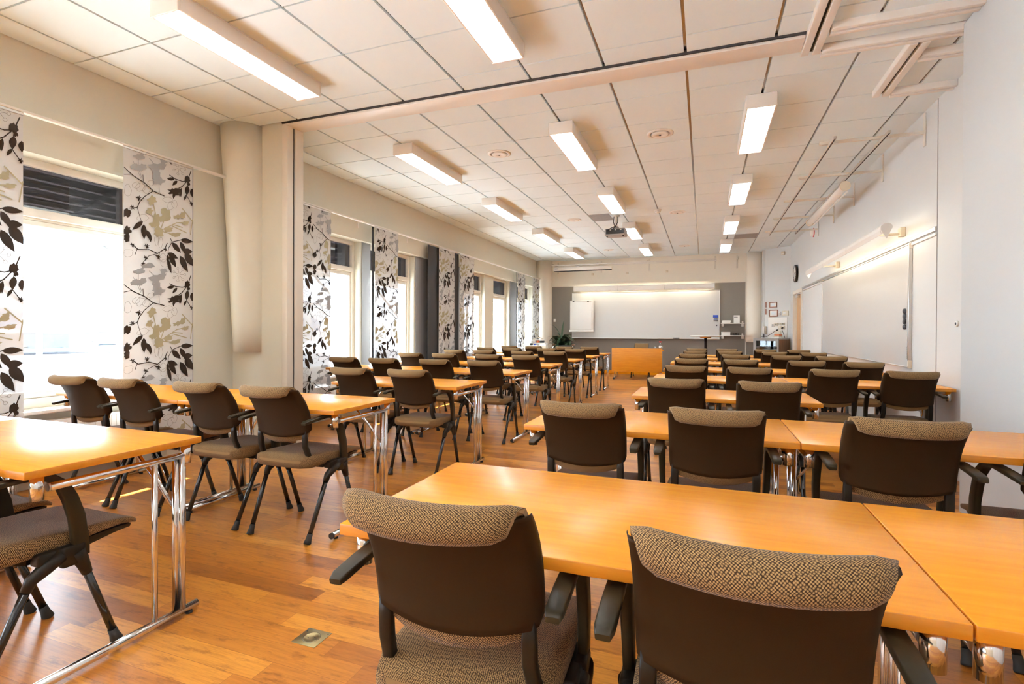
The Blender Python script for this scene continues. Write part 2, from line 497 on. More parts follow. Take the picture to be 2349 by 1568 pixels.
for k, (a, b) in enumerate(WIN):
    m = MB()
    F = 'frame_paint'
    x0, x1 = -4.86, -4.775
    for (p, q, r, s) in ((a, a+0.06, SILL, LINT), (b-0.06, b, SILL, LINT), (a+0.06, b-0.06, SILL, SILL+0.075), (a+0.06, b-0.06, LINT-0.055, LINT)):
        m.bx(x0, x1, p, q, r, s, F, 0.004)
    w = tag(m.build('window_%d' % (k+1)), ['third unseen window behind the viewer', 'second unseen window behind the viewer', 'first unseen window behind the viewer', 'window outside the picture beside the nearest curtain panel', 'nearest window, wide clear pane under a dark tinted transom',
            'window just beyond the white partition post, half behind a flowered panel', 'window between the second flowered panel and the dark blackout panel',
            'window just beyond the pair of flowered panels beside the dark panel', 'window with no curtain in front of it, far along the wall',
            'farthest window, slim and mostly hidden between two flowered panels'][k], 'window', None, 'structure')
    m = MB()
    m.bx(x0+0.005, x1+0.012, a+0.06, b-0.06, 2.035, 2.10, F, 0.004)
    m.bx(x0+0.005, x1-0.02, a+0.06, b-0.06, 2.015, 2.035, F, 0.002)
    m.build('transom_bar', w)
    m = MB()
    for (p, q, r, s) in ((a+0.062, a+0.10, SILL+0.077, 2.013), (b-0.10, b-0.062, SILL+0.077, 2.013), (a+0.10, b-0.10, SILL+0.077, SILL+0.125), (a+0.10, b-0.10, 1.975, 2.013)):
        m.bx(x0+0.02, x1-0.015, p, q, r, s, F, 0.004)
    m.build('sash', w)
    m = MB(); m.bx(x0+0.035, x0+0.041, a+0.10, b-0.10, SILL+0.125, 1.975, 'window_glass'); m.build('pane', w)
    m = MB(); m.bx(x0+0.035, x0+0.041, a+0.06, b-0.06, 2.10, LINT-0.055, 'tinted_glass'); tag(m.build('transom_pane', w), 'dark tinted top pane')
    m = MB(); m.bx(-4.774, -4.60, a-0.03, b+0.03, SILL-0.03, SILL-0.001, 'white_metal', 0.006); m.build('window_sill', w)

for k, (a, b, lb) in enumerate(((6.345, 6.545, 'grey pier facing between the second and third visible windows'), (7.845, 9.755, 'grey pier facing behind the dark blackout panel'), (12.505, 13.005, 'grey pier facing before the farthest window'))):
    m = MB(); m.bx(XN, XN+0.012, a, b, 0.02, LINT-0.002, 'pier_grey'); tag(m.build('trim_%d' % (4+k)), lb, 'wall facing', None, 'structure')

# --- partition jamb wall, back wall, right wall, corner wall, wall behind the camera
m = MB(); m.bx(-4.70, -3.945, 4.07, 4.26, 0, CEIL+0.02, 'wall_paint')
struct(m, 'wall_jamb', 'narrow cream wall beside the tapered duct, across the room', 'wall')
m = MB()
m.bx(-3.943, -3.875, 4.055, 4.135, 0, CEIL-0.03, 'frame_paint', 0.004); m.bx(-3.943, -3.89, 4.137, 4.16, 0, CEIL-0.03, 'blackout'); m.bx(-3.943, -3.875, 4.162, 4.275, 0, CEIL-0.03, 'frame_paint', 0.004)
struct(m, 'trim_1', 'cream upright post with a black seal at the end of the folding wall track', 'post')
m = MB(); m.bx(-5.0, 1.47, YB, YB+0.1, 0, CEIL+0.05, 'back_paint_lit')
struct(m, 'wall_back', 'white back wall above the grey pinboard', 'wall')
m = MB(); m.bx(-5.0, 2.4, YF-0.1, YF, 0, CEIL+0.05, 'wall_paint')
struct(m, 'wall_front', 'wall behind the viewer', 'wall')
DOOR = (12.32, 13.36, 2.075)
m = MB()
for (a, b, c, d) in ((4.24, DOOR[0], 0, CEIL+0.05), (DOOR[1], 14.1, 0, CEIL+0.05), (DOOR[0], DOOR[1], DOOR[2], CEIL+0.05)):
    m.bx(XR, XR+0.12, a, b, c, d, 'wall_white')
struct(m, 'wall_right', 'white right wall with the wall-mounted whiteboard', 'wall')
m = MB()
for y in (5.585, 4.95):
    m.bx(XR-0.004, XR, y-0.004, y+0.004, 0, CEIL, 'vent_grey')
struct(m, 'trim_2', 'thin upright joint line on the white right wall', 'trim')
CA, CB = Vector((1.42, 14.30, 0)), Vector((1.92, 13.86, 0))
CD = (CB-CA).normalized(); CN = Vector((CD.y, -CD.x, 0))       # along the corner wall; CN points into the room
if CN.y > 0: CN = -CN
CRZ = math.atan2(CD.y, CD.x)
m = MB()
cl = (CB-CA).length
m.box((CA+CB)/2 - CN*0.05 + Vector((0, 0, CEIL/2+0.02)), (cl+0.02, 0.1, CEIL+0.04), 'wall_white', rot=Matrix.Rotation(CRZ, 3, 'Z'))
m.bx(1.37, 1.42, 14.30, YB, 0, CEIL+0.02, 'wall_white')
struct(m, 'wall_corner', 'slanting white corner wall carrying two small framed prints', 'wall')
# parked folding wall, right foreground
m = MB()
for k in range(11):
    y1 = 4.272 - k*1.0
    m.bx(1.60, 2.35, y1-0.994, y1, 0.0, CEIL-0.015, 'partition_laminate', 0.004)
struct(m, 'wall_partition', 'smooth white folding wall panels parked at the right edge', 'wall')

m = MB(); m.bx(-4.10, 1.02, YB-0.018, YB-0.001, 0, 0.10, 'beech', 0.003)
struct(m, 'baseboard_back', 'light wood skirting under the grey pinboard', 'skirting')
m = MB(); m.bx(XR-0.015, XR-0.001, 5.6, DOOR[0]-0.06, 0, 0.08, 'white_metal', 0.003)
struct(m, 'baseboard_right', 'white skirting along the right wall', 'skirting')

# door on the right wall
m = MB()
y0, y1, zt = DOOR
for (a, b, c, d) in ((y0-0.05, y0+0.03, 0, zt+0.05), (y1-0.03, y1+0.05, 0, zt+0.05), (y0+0.03, y1-0.03, zt-0.03, zt+0.05)):
    m.bx(XR-0.018, XR+0.119, a, b, c, d, 'frame_paint', 0.004)
d = tag(m.build('door_1'), 'pale wooden door beyond the right whiteboard', 'door', None, 'structure')
m = MB(); m.bx(XR+0.06, XR+0.10, y0+0.032, y1-0.032, 0.005, zt-0.032, 'door_wood', 0.003); m.build('door_leaf', d)
m = MB(); m.tube([(XR+0.06, y0+0.13, 1.03), (XR+0.005, y0+0.13, 1.03), (XR+0.005, y0+0.25, 1.03)], 0.009, 'brass'); m.bx(XR+0.05, XR+0.06, y0+0.10, y0+0.16, 0.86, 1.12, 'brass', 0.003)
m.build('door_handle', d)
m = MB(); m.bx(XR+0.005, XR+0.058, y1-0.42, y1-0.16, zt-0.115, zt-0.05, 'aluminium', 0.006); m.bar([(XR+0.0, y1-0.3, zt-0.05), (XR-0.0, y1-0.55, zt-0.045), (XR+0.05, y1-0.75, zt-0.04)], 0.02, 0.008, 'aluminium', Vector((0, 0, 1)))
m.build('door_closer', d)

# ================================================================== CEILING FITTINGS
# folding wall track
t = thing('partition_track', (0, 4.17, CEIL), 'white ceiling track for the folding wall, crossing the room from the cream post', 'track')
m = MB(); m.bx(-3.94, 0.645, 4.062-4.17, 4.262-4.17, -0.032, 0.012, 'white_metal', 0.003); m.build('rail', t)
m = MB(); m.bx(-3.94, 0.645, 4.046-4.17, 4.06-4.17, -0.012, 0.012, 'blackout'); m.bx(-3.94, 0.645, 4.263-4.17, 4.274-4.17, -0.006, 0.012, 'blackout'); m.build('seal', t)
t = thing('parking_track', (1.1, 4.3, CEIL), 'criss-cross white parking rails with black slots in the ceiling corner over the parked panels', 'track')
def trk(p, q, w=0.062):
    (xa, ya), (xb, yb) = p, q
    for s in (-1, 1):
        m = MB(); mm = MB()
        if xa == xb:
            m.bx(xa+s*0.012, xa+s*w, ya, yb, CEIL-0.05, CEIL+0.01, 'white_metal', 0.004)
        else:
            m.bx(xa, xb, ya+s*0.012, ya+s*w, CEIL-0.05, CEIL+0.01, 'white_metal', 0.004)
        o = m.build('rail', t); o.matrix_parent_inverse = Matrix.Translation((-1.1, -4.3, -CEIL))
    m = MB()
    if xa == xb: m.bx(xa-0.012, xa+0.012, ya, yb, CEIL-0.02, CEIL+0.01, 'blackout')
    else: m.bx(xa, xb, ya-0.012, ya+0.012, CEIL-0.02, CEIL+0.01, 'blackout')
    o = m.build('slot', t); o.matrix_parent_inverse = Matrix.Translation((-1.1, -4.3, -CEIL))
trk((0.71, 2.6), (0.71, 4.30)); trk((1.40, 4.38), (1.40, 5.26))
trk((0.785, 4.02), (1.60, 4.02), 0.05); trk((0.785, 4.315), (1.92, 4.315), 0.05); trk((1.475, 4.63), (1.92, 4.63), 0.05); trk((1.475, 5.26), (1.92, 5.26), 0.05)
trk((0.785, 3.35), (1.60, 3.35), 0.05)

# fluorescent fittings
def make_lamp():
    r = thing('ceiling_light', (0, 0, 0), 'x', 'ceiling light', 'surface mounted louvre lights in three lines')
    W, L, D = 0.245, 1.25, 0.115
    m = MB()
    m.bx(-W/2, W/2, 0, L, -0.012, 0, 'white_metal', 0.002)
    m.bx(-W/2, -W/2+0.014, 0.012, L-0.012, -D, -0.012, 'white_metal', 0.003); m.bx(W/2-0.014, W/2, 0.012, L-0.012, -D, -0.012, 'white_metal', 0.003)
    m.bx(-W/2, W/2, -0.004, 0.012, -D-0.003, -0.0, 'white_metal', 0.004); m.bx(-W/2, W/2, L-0.012, L+0.004, -D-0.003, 0, 'white_metal', 0.004)
    m.build('housing', r)
    m = MB(); m.bx(-W/2+0.015, W/2-0.015, 0.013, L-0.013, -0.085, -0.08, 'lamp_glow'); tag(m.build('diffuser', r), 'glowing warm white panel')
    m = MB()
    for x in (-W/6+0.004, W/6-0.004): m.bx(x-0.0015, x+0.0015, 0.013, L-0.013, -D+0.002, -0.088, 'white_metal')
    for k in range(1, 20):
        y = 0.012 + (L-0.024)*k/20; m.bx(-W/2+0.015, W/2-0.015, y-0.001, y+0.001, -D+0.001, -0.088, 'white_metal')
    m.build('louvre', r)
    return r
lamp0 = make_lamp()
LN = {-3.125: 'window side line', -1.335: 'middle line', 0.455: 'right-hand line'}
first = True
spots = []
for x in (-3.125, -1.335, 0.455):
    ys = [-5.09, -2.64, -0.19, 2.26, 4.955, 7.40, 9.92, 12.42]  # the rows farthest back are unseen lamps, added to brighten the front ceiling
    if x > 0: ys = ys[:2] + ys[4:]
    for k, y in enumerate(ys): spots.append((x, y))
ORD = ['nearest', 'second', 'third', 'fourth', 'fifth', 'farthest']
for x, y in spots:
    o = lamp0 if first else copy_tree(lamp0); first = False
    o.location = (x, y, CEIL)
    line = LN[x]
    yy = sorted(v for u, v in spots if u == x and v > 0)
    if y < 0: o['label'] = 'unseen louvre ceiling light %s behind the viewer in the %s' % ({-0.19: 'just', -2.64: 'second', -5.09: 'third'}[y], line)
    else:
        k = yy.index(y)
        o['label'] = 'white louvre ceiling light, %s of the %s' % ('farthest' if k == len(yy)-1 else ORD[k], line)

# round air valves, smoke detector, dark grilles
for k, (x, y, nm) in enumerate(((-2.24, 5.61, 'between the nearest window-side and middle lights'), (-0.44, 5.60, 'between the nearest middle and right-hand lights behind the track'),
                               (-2.26, 9.39, 'left of the projector, beyond the dark tile'), (-0.44, 9.36, 'beside the smoke detector'),
                               (-2.27, 13.1, 'far off near the back wall, window side'), (-0.45, 13.05, 'far off near the back wall, door side'))):
    t = thing('air_valve', (x, y, CEIL), 'round white ceiling air valve ' + nm, 'air vent', 'round ceiling air valves')
    m = MB(); m.lathe([(0.135, 0.0), (0.135, -0.006), (0.115, -0.012), (0.10, -0.010), (0.10, 0)], (0, 0, 0), 'white_metal', 40); m.build('ring', t)
    m = MB(); m.lathe([(0.088, -0.004), (0.088, -0.017), (0.075, -0.020), (0.03, -0.022), (0.028, -0.019), (0.012, -0.019), (0.012, -0.004)], (0, 0, 0), 'white_metal', 36); m.build('disc', t)
    m = MB(); m.lathe([(0.010, -0.0195), (0.010, -0.024), (0.004, -0.024), (0.001, -0.024)], (0, 0, 0), 'dark_ink', 12); m.build('screw', t)
t = thing('smoke_detector', (-0.744, 9.085, CEIL), 'small round white smoke detector on a ceiling channel', 'smoke detector')
m = MB(); m.lathe([(0.06, 0), (0.06, -0.015), (0.05, -0.022), (0.05, -0.028)], (0, 0, 0), 'white_plastic', 24); m.build('base', t)
m = MB(); m.lathe([(0.046, -0.028), (0.048, -0.036), (0.035, -0.05), (0.02, -0.055)], (0, 0, 0), 'white_plastic', 24); m.build('head', t)
for x0, x1, y0, y1, lb in ((-1.93, -1.575, 9.08, 9.64, 'grey perforated ceiling tile above the projector'), (0.60, 1.04, 11.90, 12.44, 'grey perforated ceiling tile by the right wall')):
    m = MB(); m.bx(x0, x1, y0, y1, CEIL-0.004, CEIL-0.0005, 'vent_grey')
    for k in range(9):
        y = y0 + (y1-y0)*(k+0.5)/9; m.bx(x0+0.02, x1-0.02, y-0.008, y+0.008, CEIL-0.007, CEIL-0.004, 'vent_grey')
    tag(m.build('ceiling_grille'), lb, 'grille')

# projector hanging from the ceiling
t = thing('projector', (-1.48, 9.3, CEIL), 'black-panelled video projector hanging from a white ceiling pole', 'projector')
m = MB(); m.cyl((0, 0, 0), (0, 0, -0.20), 0.027, 'white_metal'); m.lathe([(0.07, 0), (0.07, -0.012), (0.03, -0.014)], (0, 0, 0), 'white_metal', 24); m.build('pole', t)
m = MB(); m.box((0, 0, -0.215), (0.10, 0.10, 0.03), 'grey_metal', 0.006); m.box((0, 0, -0.235), (0.26, 0.05, 0.012), 'grey_metal', 0.003); m.build('bracket', t)
m = MB(); m.box((0, 0.02, -0.305), (0.36, 0.28, 0.125), 'grey_metal', 0.02, seg=4); b_ = m.build('body', t)
m = MB(); m.box((0, -0.123, -0.30), (0.31, 0.012, 0.085), 'dark_steel', 0.004)
for k in range(6): m.box((-0.12+k*0.045, -0.131, -0.285 + 0.012*(k % 2)), (0.026, 0.006, 0.014), 'aluminium' if k % 2 else 'black_plastic', 0.002)
m.build('connector_panel', t)
m = MB(); m.lathe([(0.05, 0), (0.05, 0.03), (0.04, 0.03), (0.038, 0.02), (0.01, 0.02)], (-0.09, 0.16, -0.30), 'black_lacquer', 24, axis='y'); m.build('lens', t)
for dx, dz in ((-0.035, 0), (0.035, 0.02)):
    m = MB(); m.tube([(dx, 0.0, -0.02), (dx*1.1, -0.035, -0.12), (dx*0.4, -0.07, -0.19), (-dx*0.6, -0.12, -0.22), (-0.07-dx, -0.14, -0.26), (-0.07-dx, -0.135, -0.285)], 0.006, 'black_plastic', 8); m.build('cable', t)
for dx in (-0.14, 0.14):
    m = MB(); m.cyl((dx, -0.08, -0.367), (dx, -0.08, -0.385), 0.014, 'black_plastic'); m.build('foot', t)

# ================================================================== TAPERED DUCT, COLUMNS
def frustum(m, c0, r0, z0, c1, r1, z1, mt, n=48, lip=False):
    rings = []
    for k in range(9):
        f = k/8
        cx, cyy, r, z = c0[0]+(c1[0]-c0[0])*f, c0[1]+(c1[1]-c0[1])*f, r0+(r1-r0)*f, z0+(z1-z0)*f
        rings.append([(cx+r*cos(2*pi*j/n), cyy+r*sin(2*pi*j/n), z) for j in range(n)])
    m.rings(rings, mt)
m = MB(); frustum(m, (-4.375, 4.075), 0.155, 0.965, (-4.44, 4.065), 0.225, CEIL, 'wall_paint')
tag(m.build('air_duct'), 'tapered round white duct hanging in the corner by the cream post', 'duct', None, 'structure')
m = MB(); frustum(m, (1.215, 14.74), 0.19, 0.935, (1.215, 14.74), 0.19, CEIL, 'back_paint_lit')
tag(m.build('column'), 'round white column beside the slanting corner wall', 'column', None, 'structure')
m = MB(); frustum(m, (-4.43, 14.70), 0.24, 0, (-4.43, 14.70), 0.24, CEIL, 'back_paint_lit')
tag(m.build('column'), 'round white column in the far corner beside the last window', 'column', None, 'structure')

# ================================================================== BACK WALL
m = MB(); m.bx(-4.19, 1.0, YB-0.022, YB-0.001, 0.101, 2.485, 'grey_felt')
pb = tag(m.build('pinboard'), 'large grey felt pinboard covering the lower back wall', 'pinboard')
m = MB(); m.bx(-4.205, -4.19, YB-0.026, YB-0.001, 0.1, 2.5, 'frame_paint'); m.bx(1.0, 1.02, YB-0.026, YB-0.001, 0.1, 2.5, 'frame_paint'); m.bx(-4.205, 1.02, YB-0.026, YB-0.001, 2.485, 2.5, 'frame_paint')
m.build('trim', pb)
m = MB(); m.bx(1.03, 1.36, YB-0.03, YB-0.012, 0.0, 0.93, 'grey_felt'); tag(m.build('felt_panel'), 'narrow grey felt panel under the white column', 'panel')

def whiteboard_back():
    t = thing('whiteboard', (-1.6, YB-0.03, 1.02), 'long white writing board on the grey pinboard at the far end', 'whiteboard')
    m = MB(); m.bx(-1.97, 1.97, -0.02, 0, 0, 1.265, 'whiteboard'); m.build('panel', t)
    m = MB()
    for (a, b, c, d) in ((-1.985, -1.97, 0, 1.265), (1.97, 1.985, 0, 1.265), (-1.985, 1.985, 1.265, 1.285), (-1.985, 1.985, -0.015, 0)):
        m.bx(a, b, -0.028, 0.002, c, d, 'aluminium', 0.002)
    m.build('frame', t)
    m = MB(); m.bx(-1.97, 1.985, -0.09, -0.02, -0.022, -0.012, 'aluminium', 0.003); m.build('tray', t)
    return t
whiteboard_back()
m = MB(); m.bar([(-0.78, YB-0.09, 1.0215), (-0.62, YB-0.09, 1.0215)], 0.03, 0.024, 'dark_ink', Vector((0, 1, 0))); tag(m.build('board_eraser'), 'small dark eraser lying on the long whiteboard tray', 'eraser')

t = thing('board_lamp', (-1.62, YB-0.20, 2.32), 'long white three-part lamp washing light down the far whiteboard', 'lamp')
for k in range(3):
    x0 = -1.875 + k*1.25
    m = MB(); rings = []
    for x in (x0+0.004, x0+1.246):
        rings.append([(x, -0.075, 0.0), (x, -0.085, 0.03), (x, -0.08, 0.12), (x, -0.06, 0.145), (x, 0.06, 0.145), (x, 0.07, 0.135), (x, 0.0, 0.115), (x, -0.06, 0.05)])
    m.rings(rings, 'white_metal', smooth=False); m.build('shade', t)
    m = MB(); m.cyl((x0+0.06, 0.0, 0.095), (x0+1.19, 0.0, 0.095), 0.014, 'board_lamp_glow'); m.build('tube', t)
for x in (-1.7, 0.0, 1.7):
    m = MB(); m.bx(x-0.015, x+0.015, 0.04, 0.174, 0.12, 0.145, 'white_metal', 0.003); m.build('arm', t)

t = thing('flip_chart', (-3.28, YB-0.16, 1.19), 'flip chart pad on a white frame hung over the left end of the far whiteboard', 'flip chart')
m = MB(); m.bx(-0.34, 0.34, 0.0, 0.02, 0, 0.89, 'white_metal', 0.006); m.build('backboard', t)
m = MB(); m.bx(-0.325, 0.285, -0.018, -0.001, 0.06, 0.855, 'paper', 0.002); m.build('paper_pad', t)
m = MB(); m.bx(-0.325, 0.285, -0.022, -0.018, 0.84, 0.87, 'white_metal'); m.build('clamp', t)
for x in (-0.23, 0.19):
    m = MB(); m.bx(x-0.025, x+0.025, -0.032, -0.022, 0.845, 0.868, 'dark_ink', 0.003); m.build('clip', t)
m = MB(); m.bx(-0.35, 0.35, -0.05, 0.0, -0.012, 0.045, 'white_metal', 0.005); m.build('tray', t)
m = MB(); m.bx(-0.3, 0.3, 0.02, 0.096, 0.86, 0.89, 'aluminium', 0.003); m.build('hanger', t)

t = thing('pen_holder', (0.285, YB-0.052, 1.47), 'blue-topped pen holder stuck on the right end of the far whiteboard', 'pen holder')
m = MB(); m.bx(-0.065, 0.065, -0.02, 0, 0.10, 0.17, 'blue_card', 0.004); m.build('top_card', t)
m = MB(); m.bx(-0.065, 0.065, -0.015, 0, 0, 0.098, 'white_plastic', 0.003); m.build('rack', t)
for k in range(3):
    m = MB(); m.cyl((-0.05, -0.024, 0.015+k*0.032), (0.055, -0.024, 0.022+k*0.032), 0.009, 'dark_ink' if k != 1 else 'blue_card', n=10); m.build('marker', t)
m = MB(); m.lathe([(0.018, 0), (0.018, -0.012), (0.002, -0.014)], (0.31, YB-0.051, 1.365), 'dark_ink', 16, axis='y'); tag(m.build('magnet'), 'round black magnet near the right edge of the far whiteboard', 'magnet')

for k, (z, lb) in enumerate(((1.405, 'upper white wall shelf right of the far whiteboard'), (1.085, 'lower white wall shelf right of the far whiteboard'))):
    t = thing('wall_shelf', (0.70, YB-0.025, z), lb, 'shelf')
    m = MB(); m.bx(-0.29, 0.27, -0.24, 0, 0, 0.022, 'white_metal', 0.003); m.build('board', t)
    for x in (-0.24, 0.235):
        m = MB(); m.bx(x-0.03, x+0.03, -0.05, 0, -0.07, -0.001, 'white_metal', 0.006); m.bx(x-0.02, x+0.02, -0.03, 0, 0.023, 0.07, 'white_metal', 0.006); m.build('bracket', t)
S1, S2 = 1.4275, 1.1075
for k in range(3):
    m = MB(); m.bx(-0.10, 0.105+0.008*(k % 2), -0.08, 0.08, 0, 0.022, 'paper', 0.006)
    tag(m.build('paper_stack', loc=(0.535+0.006*k, YB-0.14, S1+0.0225*k)), ['lowest', 'middle', 'topmost'][k] + ' white folded cloth in the stack on the upper shelf', 'folded cloth', 'white folded stack on the upper shelf')
t = thing('sign_holder', (0.79, YB-0.15, S1), 'white upright card in a stand on the upper shelf', 'sign')
m = MB(); m.box((0, 0, 0.10), (0.145, 0.006, 0.20), 'paper', rot=Matrix.Rotation(radians(-8), 3, 'X')); m.box((-0.02, -0.0045, 0.15), (0.085, 0.003, 0.022), 'grey_metal', rot=Matrix.Rotation(radians(-8), 3, 'X')); m.box((0.04, 0.007, 0.035), (0.02, 0.003, 0.026), 'grey_metal', rot=Matrix.Rotation(radians(-8), 3, 'X')); m.build('card', t)
m = MB(); m.box((0, 0.0, 0.004), (0.15, 0.07, 0.008), 'bottle_glass', 0.002); m.build('base', t)
m = MB(); m.bx(-0.11, 0.10, -0.08, 0.08, 0, 0.085, 'white_plastic', 0.004); m.bx(-0.112, 0.102, -0.082, 0.082, 0.06, 0.088, 'white_plastic', 0.003); tag(m.build('white_box', loc=(0.535, YB-0.14, S2)), 'low white box on the lower shelf', 'box')
t = thing('hole_punch', (0.775, YB-0.14, S2), 'small black hole punch on the lower shelf', 'hole punch')
m = MB(); m.bx(-0.065, 0.065, -0.05, 0.05, 0, 0.02, 'black_plastic', 0.006); m.build('base', t)
m = MB(); m.bx(-0.06, 0.06, -0.02, 0.04, 0.045, 0.065, 'black_plastic', 0.006); m.build('lever', t)
for x in (-0.04, 0.04):
    m = MB(); m.cyl((x, 0.01, 0.02), (x, 0.01, 0.046), 0.008, 'aluminium', n=10); m.build('punch_pin', t)
t = thing('light_switch', (-4.11, YB-0.024, 1.515), 'white double wall switch at the left edge of the grey pinboard', 'switch')
m = MB(); m.bx(-0.03, 0.03, -0.014, 0, -0.045, 0.045, 'white_plastic', 0.003); m.build('plate', t)
for z in (-0.02, 0.02):
    m = MB(); m.bx(-0.018, 0.018, -0.019, -0.014, z-0.016, z+0.016, 'white_plastic', 0.002); m.build('rocker', t)

# rails and screen case near the ceiling of the back wall
t = thing('hanging_rail', (0, YB, 3.08), 'white rail frame on wall brackets along the top of the back wall', 'rail')
for x in (-4.02, -2.75, -1.42, 0.27, 0.80):
    m = MB(); m.bx(x-0.02, x+0.02, -0.012, -0.001, -0.22, 0.12, 'frame_paint', 0.003); m.bx(x-0.012, x+0.012, -0.62, -0.01, -0.018, 0.01, 'frame_paint', 0.003); m.build('bracket', t)
for y in (-0.56, -0.28):
    m = MB(); m.bx(-4.06, 0.30, y-0.013, y+0.013, -0.045, -0.02, 'white_metal', 0.003); m.build('rail', t)
t = thing('screen_case', (-3.2, YB-0.45, 2.90), 'white roll-up projection screen case with black lower edge on the back wall', 'screen')
m = MB(); m.bx(-0.83, 0.83, -0.05, 0.05, 0.0, 0.105, 'white_metal', 0.012); m.build('case', t)
m = MB(); m.bx(-0.80, 0.82, -0.03, 0.03, -0.022, -0.001, 'blackout', 0.004); m.build('bottom_bar', t)
m = MB(); m.bx(-0.78, -0.70, -0.053, -0.05, 0.05, 0.07, 'dark_ink'); m.build('maker_mark', t)
for x in (-0.7, 0.7):
    m = MB(); m.bx(x-0.012, x+0.012, -0.012, 0.20, 0.105, 0.13, 'white_metal', 0.003); m.build('hanger', t)
for x in (-3.0, -2.02, -0.96):
    m = MB(); m.bx(x-0.03, x+0.03, YB-0.03, YB-0.001, 2.80, 2.86, 'cream_plastic', 0.005)
    tag(m.build('wall_box'), {-3.0: 'tiny cream box on the back wall under the screen case', -2.02: 'tiny cream box on the back wall just right of the screen case', -0.96: 'tiny cream box high on the back wall over the whiteboard middle'}[x], 'wall box')
# ================================================================== RIGHT WALL
t = thing('whiteboard', (XR-0.002, 8.18, 0.855), 'glossy whiteboard on the right wall with four black magnets', 'whiteboard')
m = MB(); m.bx(-0.022, 0, -2.0, 2.0, 0.0, 1.2, 'whiteboard'); m.build('panel', t)
m = MB()
for (a, b, c, d) in ((-2.025, -2.0, -0.012, 1.212), (2.0, 2.02, -0.012, 1.212), (-2.0, 2.0, 1.2, 1.212), (-2.0, 2.0, -0.012, 0)):
    m.bx(-0.03, 0, a, b, c, d, 'aluminium', 0.003)
m.build('frame', t)
m = MB(); m.bx(-0.034, 0.0, -2.034, -2.024, 1.16, 1.218, 'white_metal', 0.003); m.bx(-0.036, 0.0, -2.036, -2.024, -0.02, 0.06, 'cream_plastic', 0.003); m.build('corner_cap', t)
m = MB()
for k in range(6): m.bx(-0.0235, -0.022, -1.965, -1.945, 0.07+k*0.022, 0.07+k*0.022+(0.012 if k % 2 else 0.016), 'grey_metal')
tag(m.build('printed_mark', t), 'tiny grey upright printed mark in the lower corner')
for k in range(4):
    m = MB(); m.lathe([(0.026, 0), (0.026, -0.014), (0.018, -0.02), (0.002, -0.02)], (0, 0, 0), 'dark_ink', 18, axis='x')
    o = m.build('magnet', loc=(XR-0.0245, 6.262, 1.245+0.0535*k)); tag(o, ['lowest', 'second lowest', 'third', 'topmost'][k] + ' of the black magnets in a column on the right whiteboard', 'magnet', 'black magnets on the right whiteboard')

m = MB(); m.bx(XR-0.022, XR-0.001, 5.585, 12.22, 2.085, 2.125, 'aluminium', 0.004); m.bx(XR-0.016, XR-0.001, 5.585, 12.22, 2.045, 2.07, 'white_metal', 0.003); m.bx(XR-0.012, XR-0.001, 12.20, 12.235, 0.0, 2.084, 'white_metal', 0.003)
tag(m.build('trim_3'), 'long grey rail running along the right wall above the whiteboard', 'rail', None, 'structure')

t = thing('board_lamp', (1.60, 7.72, 2.122), 'long white lamp on arms lighting the whiteboard on the right wall', 'lamp')
for k in range(3):
    y0 = -1.92 + k*1.28
    m = MB(); rings = []
    for y in (y0, y0+1.275):
        rings.append([(-0.0390, y, -0.0114), (-0.0515, y, 0.0276), (-0.0484, y, 0.0588), (-0.0273, y, 0.0861), (0.0078, y, 0.0962), (0.0390, y, 0.0861), (0.0359, y, 0.0822), (0.0078, y, 0.0916), (-0.0234, y, 0.0806), (-0.0429, y, 0.0557), (-0.0452, y, 0.0276), (-0.0343, y, -0.0098)])
    m.rings(rings, 'white_metal', smooth=False); m.build('shade', t)
    m = MB(); m.cyl((0.005, y0+0.05, 0.074), (0.005, y0+1.22, 0.074), 0.010, 'board_lamp_glow'); m.build('tube', t)
for y in (-1.93, 1.925):
    m = MB(); rings = []
    prof = [(0.0000, -0.0543), (-0.0484, 0.0354), (-0.0468, 0.0666), (-0.0234, 0.0900), (0.0156, 0.0939), (0.0429, 0.0744), (0.0468, 0.0510)]
    for yy in (y-0.006, y+0.006):
        rings.append([(a, yy, b) for a, b in prof])
    m.rings(rings, 'white_metal', smooth=False); m.build('end_cap', t)
for y in (-1.34, 1.4):
    m = MB(); m.bx(0.02, 0.30, y-0.012, y+0.012, 0.065, 0.088, 'cream_plastic', 0.003); m.bx(0.27, 0.318, y-0.04, y+0.04, 0.05, 0.14, 'cream_plastic', 0.006); m.build('arm', t)

t = thing('hanging_rail', (XR, 8.2, 3.04), 'rail frame of five wall arms and two long rails high on the right wall', 'rail')
for y in (5.87, 7.08, 8.29, 9.49, 10.69):
    m = MB(); m.bx(-0.014, -0.001, y-8.2-0.02, y-8.2+0.02, -0.12, 0.19, 'frame_paint', 0.003)
    m.bx(-0.865, -0.012, y-8.2-0.27, y-8.2-0.245, -0.006, 0.022, 'frame_paint', 0.003) if False else m.bx(-0.865, -0.012, y-8.2-0.0125, y-8.2+0.0125, -0.006, 0.022, 'frame_paint', 0.003)
    m.build('wall_arm', t)
for x in (-0.775, -0.345):
    m = MB(); m.bx(x-0.013, x+0.013, -2.56, 2.62, -0.034, -0.007, 'aluminium', 0.003); m.bx(x-0.004, x+0.004, -2.56, 2.62, -0.038, -0.034, 'blackout'); m.build('rail', t)
    for y in (5.87, 7.08, 8.29, 9.49, 10.69):
        m = MB(); m.bx(x-0.075, x+0.075, y-8.2-0.018, y-8.2+0.018, -0.012, -0.004, 'aluminium', 0.002); m.build('clamp', t)
t = thing('screen_tube', (1.56, 8.25, 2.925), 'white cylindrical roll-up screen hanging under the right-hand rail', 'screen')
m = MB(); m.cyl((0, -1.08, 0), (0, 1.08, 0), 0.045, 'white_metal', n=24); m.build('tube', t)
